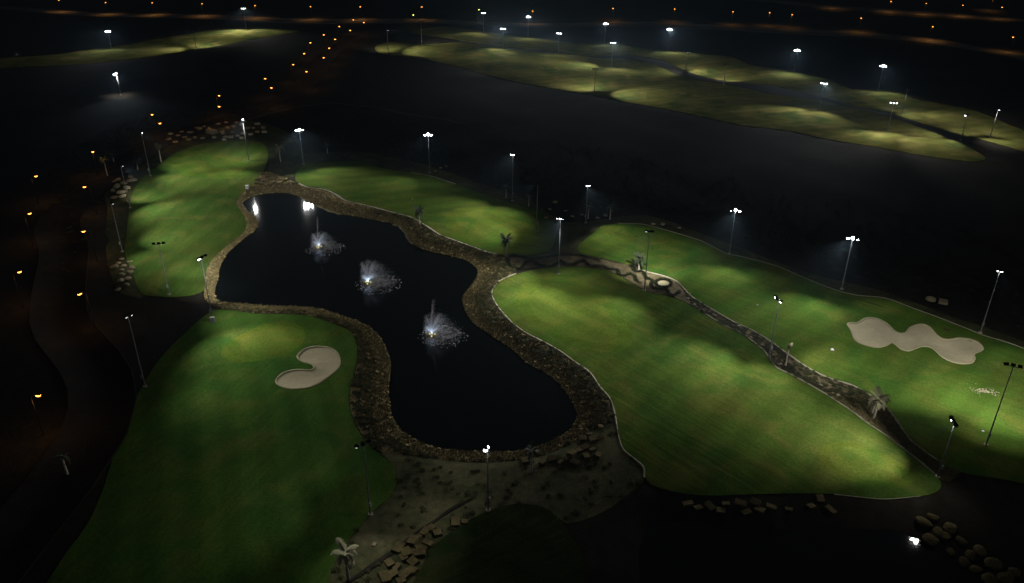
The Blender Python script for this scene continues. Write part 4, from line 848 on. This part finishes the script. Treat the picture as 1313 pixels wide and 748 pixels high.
# ------------------------------------------------------------------ fountains
def fountain(px, label, jet, rad, wind, n=9000, v0=9.5):
    p = unp(px[0], px[1], WZ); root = empty('fountain', (p[0], p[1], WZ)); tag(root, label, 'fountain', 'fountains in the lake')
    link('float', mesh_from('float', *tube_vf([(0,0,-.2),(0,0,.12),(0,0,.2)], [.75,.75,.6], 16)), root, M['black'])
    link('nozzle', mesh_from('nozzle', *tube_vf([(0,0,.1),(0,0,.55)], [.12,.07], 8)), root, M['steel'])
    for k in range(3):
        a = k*2.094+.5; b_ = link('fountain_lamp', mesh_from('fountain_lamp', *tube_vf([(0,0,.1),(0,0,.36)], [.10,.12], 10)), root, M['founlamp']); b_.location = (.62*math.cos(a), .62*math.sin(a), .05)
    TE = np.array([(1,1,1),(-1,-1,1),(-1,1,-1),(1,-1,-1)], float); TF = np.array([(0,1,2),(0,3,1),(0,2,3),(1,3,2)])
    def drops(vz, spread, n, s, name, hollow, up=.62, jit=.05, lobes=0):
        """ballistic droplets: most are on the way up, the falling ones spread and drift down wind"""
        rise = np.random.rand(n) < up; a = np.random.rand(n)*6.283
        if lobes: a = np.where(np.random.rand(n) < .7, a//(6.283/lobes)*(6.283/lobes)+np.random.randn(n)*.16+.6, a)
        rr = spread*(hollow+(1-hollow)*np.random.rand(n)); v = vz*np.random.uniform(.80, 1.03, n); th = v/9.8
        t = np.where(rise, np.random.rand(n)**.85*th, th*(1+np.random.rand(n)**.9*1.03))
        ex = np.where(rise, 0, (t-th))
        x = rr*np.cos(a)*t+wind[0]*(t*t*.5+ex*ex*1.6)*np.random.uniform(.5, 1.2, n); y = rr*np.sin(a)*t+wind[1]*(t*t*.5+ex*ex)*np.random.uniform(.5, 1.2, n)
        zz = .5+v*t-4.9*t*t; P3 = np.c_[x, y, zz]+np.random.randn(n, 3)*(jit*(.3+t+6*ex))[:, None]*.5
        P3 = P3[P3[:, 2] > .02]
        many(name, P3, np.random.uniform(.5, 1.3, len(P3))*s*(1+.3*np.random.rand(len(P3))), TE, TF, M['drop'], 1, .2, parent=root)
    drops(v0, rad, n, .0175, 'spray', .78, .6, .10, 5)
    drops(v0*.62, rad*1.35, n//2, .015, 'outer_spray', .7, .45, .12, 0)
    if jet: drops(jet, .035, n//6, .017, 'jet', .1, .95, .03)
    # low mist that hangs over the water down wind
    k_ = n//3; a = np.random.rand(k_)*6.283; r = rad*2.1*v0/9.8*np.sqrt(np.random.rand(k_))*(.75+.25*np.sin(a*3+1)+.12*np.sin(a*7))
    P3 = np.c_[r*np.cos(a)*1.25+wind[0]*1.6, r*np.sin(a)+wind[1], .05+.5*np.random.rand(k_)**2]
    many('mist', P3, np.random.uniform(.5, 1.3, k_)*.017, TE, TF, M['drop'], 1, .2, parent=root)
    # foam and splashes where the spray falls back
    m = 800; R0 = rad*2*v0/9.8; a = np.random.rand(m)*6.283; r = R0*(.25+.95*np.random.rand(m)**.7)
    P3 = np.c_[r*np.cos(a)+wind[0]*1.9, r*np.sin(a)+wind[1]*1.9, np.random.rand(m)*.12+.02]
    many('splash', P3, np.random.uniform(.02, .065, m), OCT, OCF, M['drop'], .5, .3, parent=root)
    m = 80; a = np.random.rand(m)*6.283; r = R0*(1.1+.45*np.random.rand(m)); P3 = np.c_[r*np.cos(a)+wind[0]*2, r*np.sin(a)*.9-.2*R0*np.random.rand(m), np.full(m, .05)]
    many('foam_fleck', P3, np.random.uniform(.05, .16, m), OCT, OCF, M['drop'], .5, .3, parent=root)
    spot(root, (.0, -.35, .3), (0.0, .12, 1), 800, 2.5, (.62, .78, 1), 1, 'w')
    return root
fountain((409,318), 'farthest fountain with a thin tall jet and wide splashing ring', 12.0, 2.0, (.8, .1), 7000, 7.8)
fountain((472,364), 'middle fountain, a broad fan of mist drifting right', 0, 1.8, (1.2, .2), 8500, 9.4)
fountain((554,431), 'nearest fountain with a thin jet and bright droplets round it', 12.0, 1.8, (1.1, .15), 8000, 8.8)

# ------------------------------------------------------------------ small things
def sign(px, label):
    g3 = ground_at(*px); r = empty('sign', tuple(g3), .15); tag(r, label, 'sign')
    link('post', mesh_from('post', *tube_vf([(0,0,0),(0,0,.7)], [.04,.04], 6)), r, M['steel'])
    link('board', mesh_from('board', *box_vf((0,-.05,.95),(.75,.05,.62))), r, M['yellow']); link('panel', mesh_from('panel', *box_vf((0,-.082,.95),(.55,.012,.34))), r, M['white'])
sign((540,580), 'small white and yellow warning board on the near shore of the lake')
def cabinet(px, label):
    g3 = ground_at(*px); r = empty('service_cabinet', tuple(g3), .3); tag(r, label, 'cabinet')
    link('body', mesh_from('body', *box_vf((0,0,.6),(.8,.5,1.2))), r, M['white']); link('roof', mesh_from('roof', *box_vf((0,0,1.23),(.95,.62,.06))), r, M['box']); link('plinth', mesh_from('plinth', *box_vf((0,0,.02),(.9,.6,.2))), r, M['concrete'])
cabinet((317,243), 'pale service cabinet at the bank near the lake head')
cabinet((273,414), 'small pale cabinet at the foot of the mast by the lake tip')
def marker(px, label, s=.28, mat='white'):
    g3 = ground_at(*px); bm = bmesh.new(); bmesh.ops.create_uvsphere(bm, u_segments=12, v_segments=8, radius=s)
    for v in bm.verts: v.co.z = v.co.z*.55
    me = bpy.data.meshes.new('tee_marker'); bm.to_mesh(me); bm.free()
    tag(link('tee_marker', me, None, M[mat], (g3[0], g3[1], g3[2]+.18)), label, 'tee marker', 'white markers on the turf')
marker((1067,449.5), 'bright white marker on the turf left of the sand bunker', .36)
marker((971,392), 'tiny pale marker on the right fairway above the dark bed', .16)
marker((1260,554), 'small pale marker on turf near the nearest right-hand mast', .22)
marker((529,256), 'tiny pale marker on the fairway beyond the lake', .14)
wc = ground_at(1263, 502)[:2]; wn_ = 260
q = wc+np.random.randn(wn_, 2)*np.array([1.0, .7])+.35*np.random.randn(wn_, 1)*np.array([1, -.8]); q = q[np.array([noise.noise(Vector((p[0]*.8, p[1]*.8, 1))) > -.12 for p in q])]
many('bare_sand_specks', np.c_[q, height(q)+.11], np.random.uniform(.06, .15, len(q)), OCT, OCF, M['sand'], .2, label='small worn patch of bare sand showing through the turf below the bunker', cat='bare patch')

# ------------------------------------------------------------------ night haze
if HAZE > 0:
    bx = mesh_from('haze', *box_vf((0, 480, 39.5), (1700, 1400, 89)))
    m = bpy.data.materials.new('night_haze'); m.use_nodes = True; N = m.node_tree.nodes; N.clear()
    v = N.new('ShaderNodeVolumePrincipled'); v.inputs['Color'].default_value = (.50,.76,1,1); v.inputs['Density'].default_value = HAZE; v.inputs['Anisotropy'].default_value = .72
    o = N.new('ShaderNodeOutputMaterial'); m.node_tree.links.new(v.outputs[0], o.inputs['Volume'])
    hzo = link('haze', bx, None, m); tag(hzo, kind='stuff')
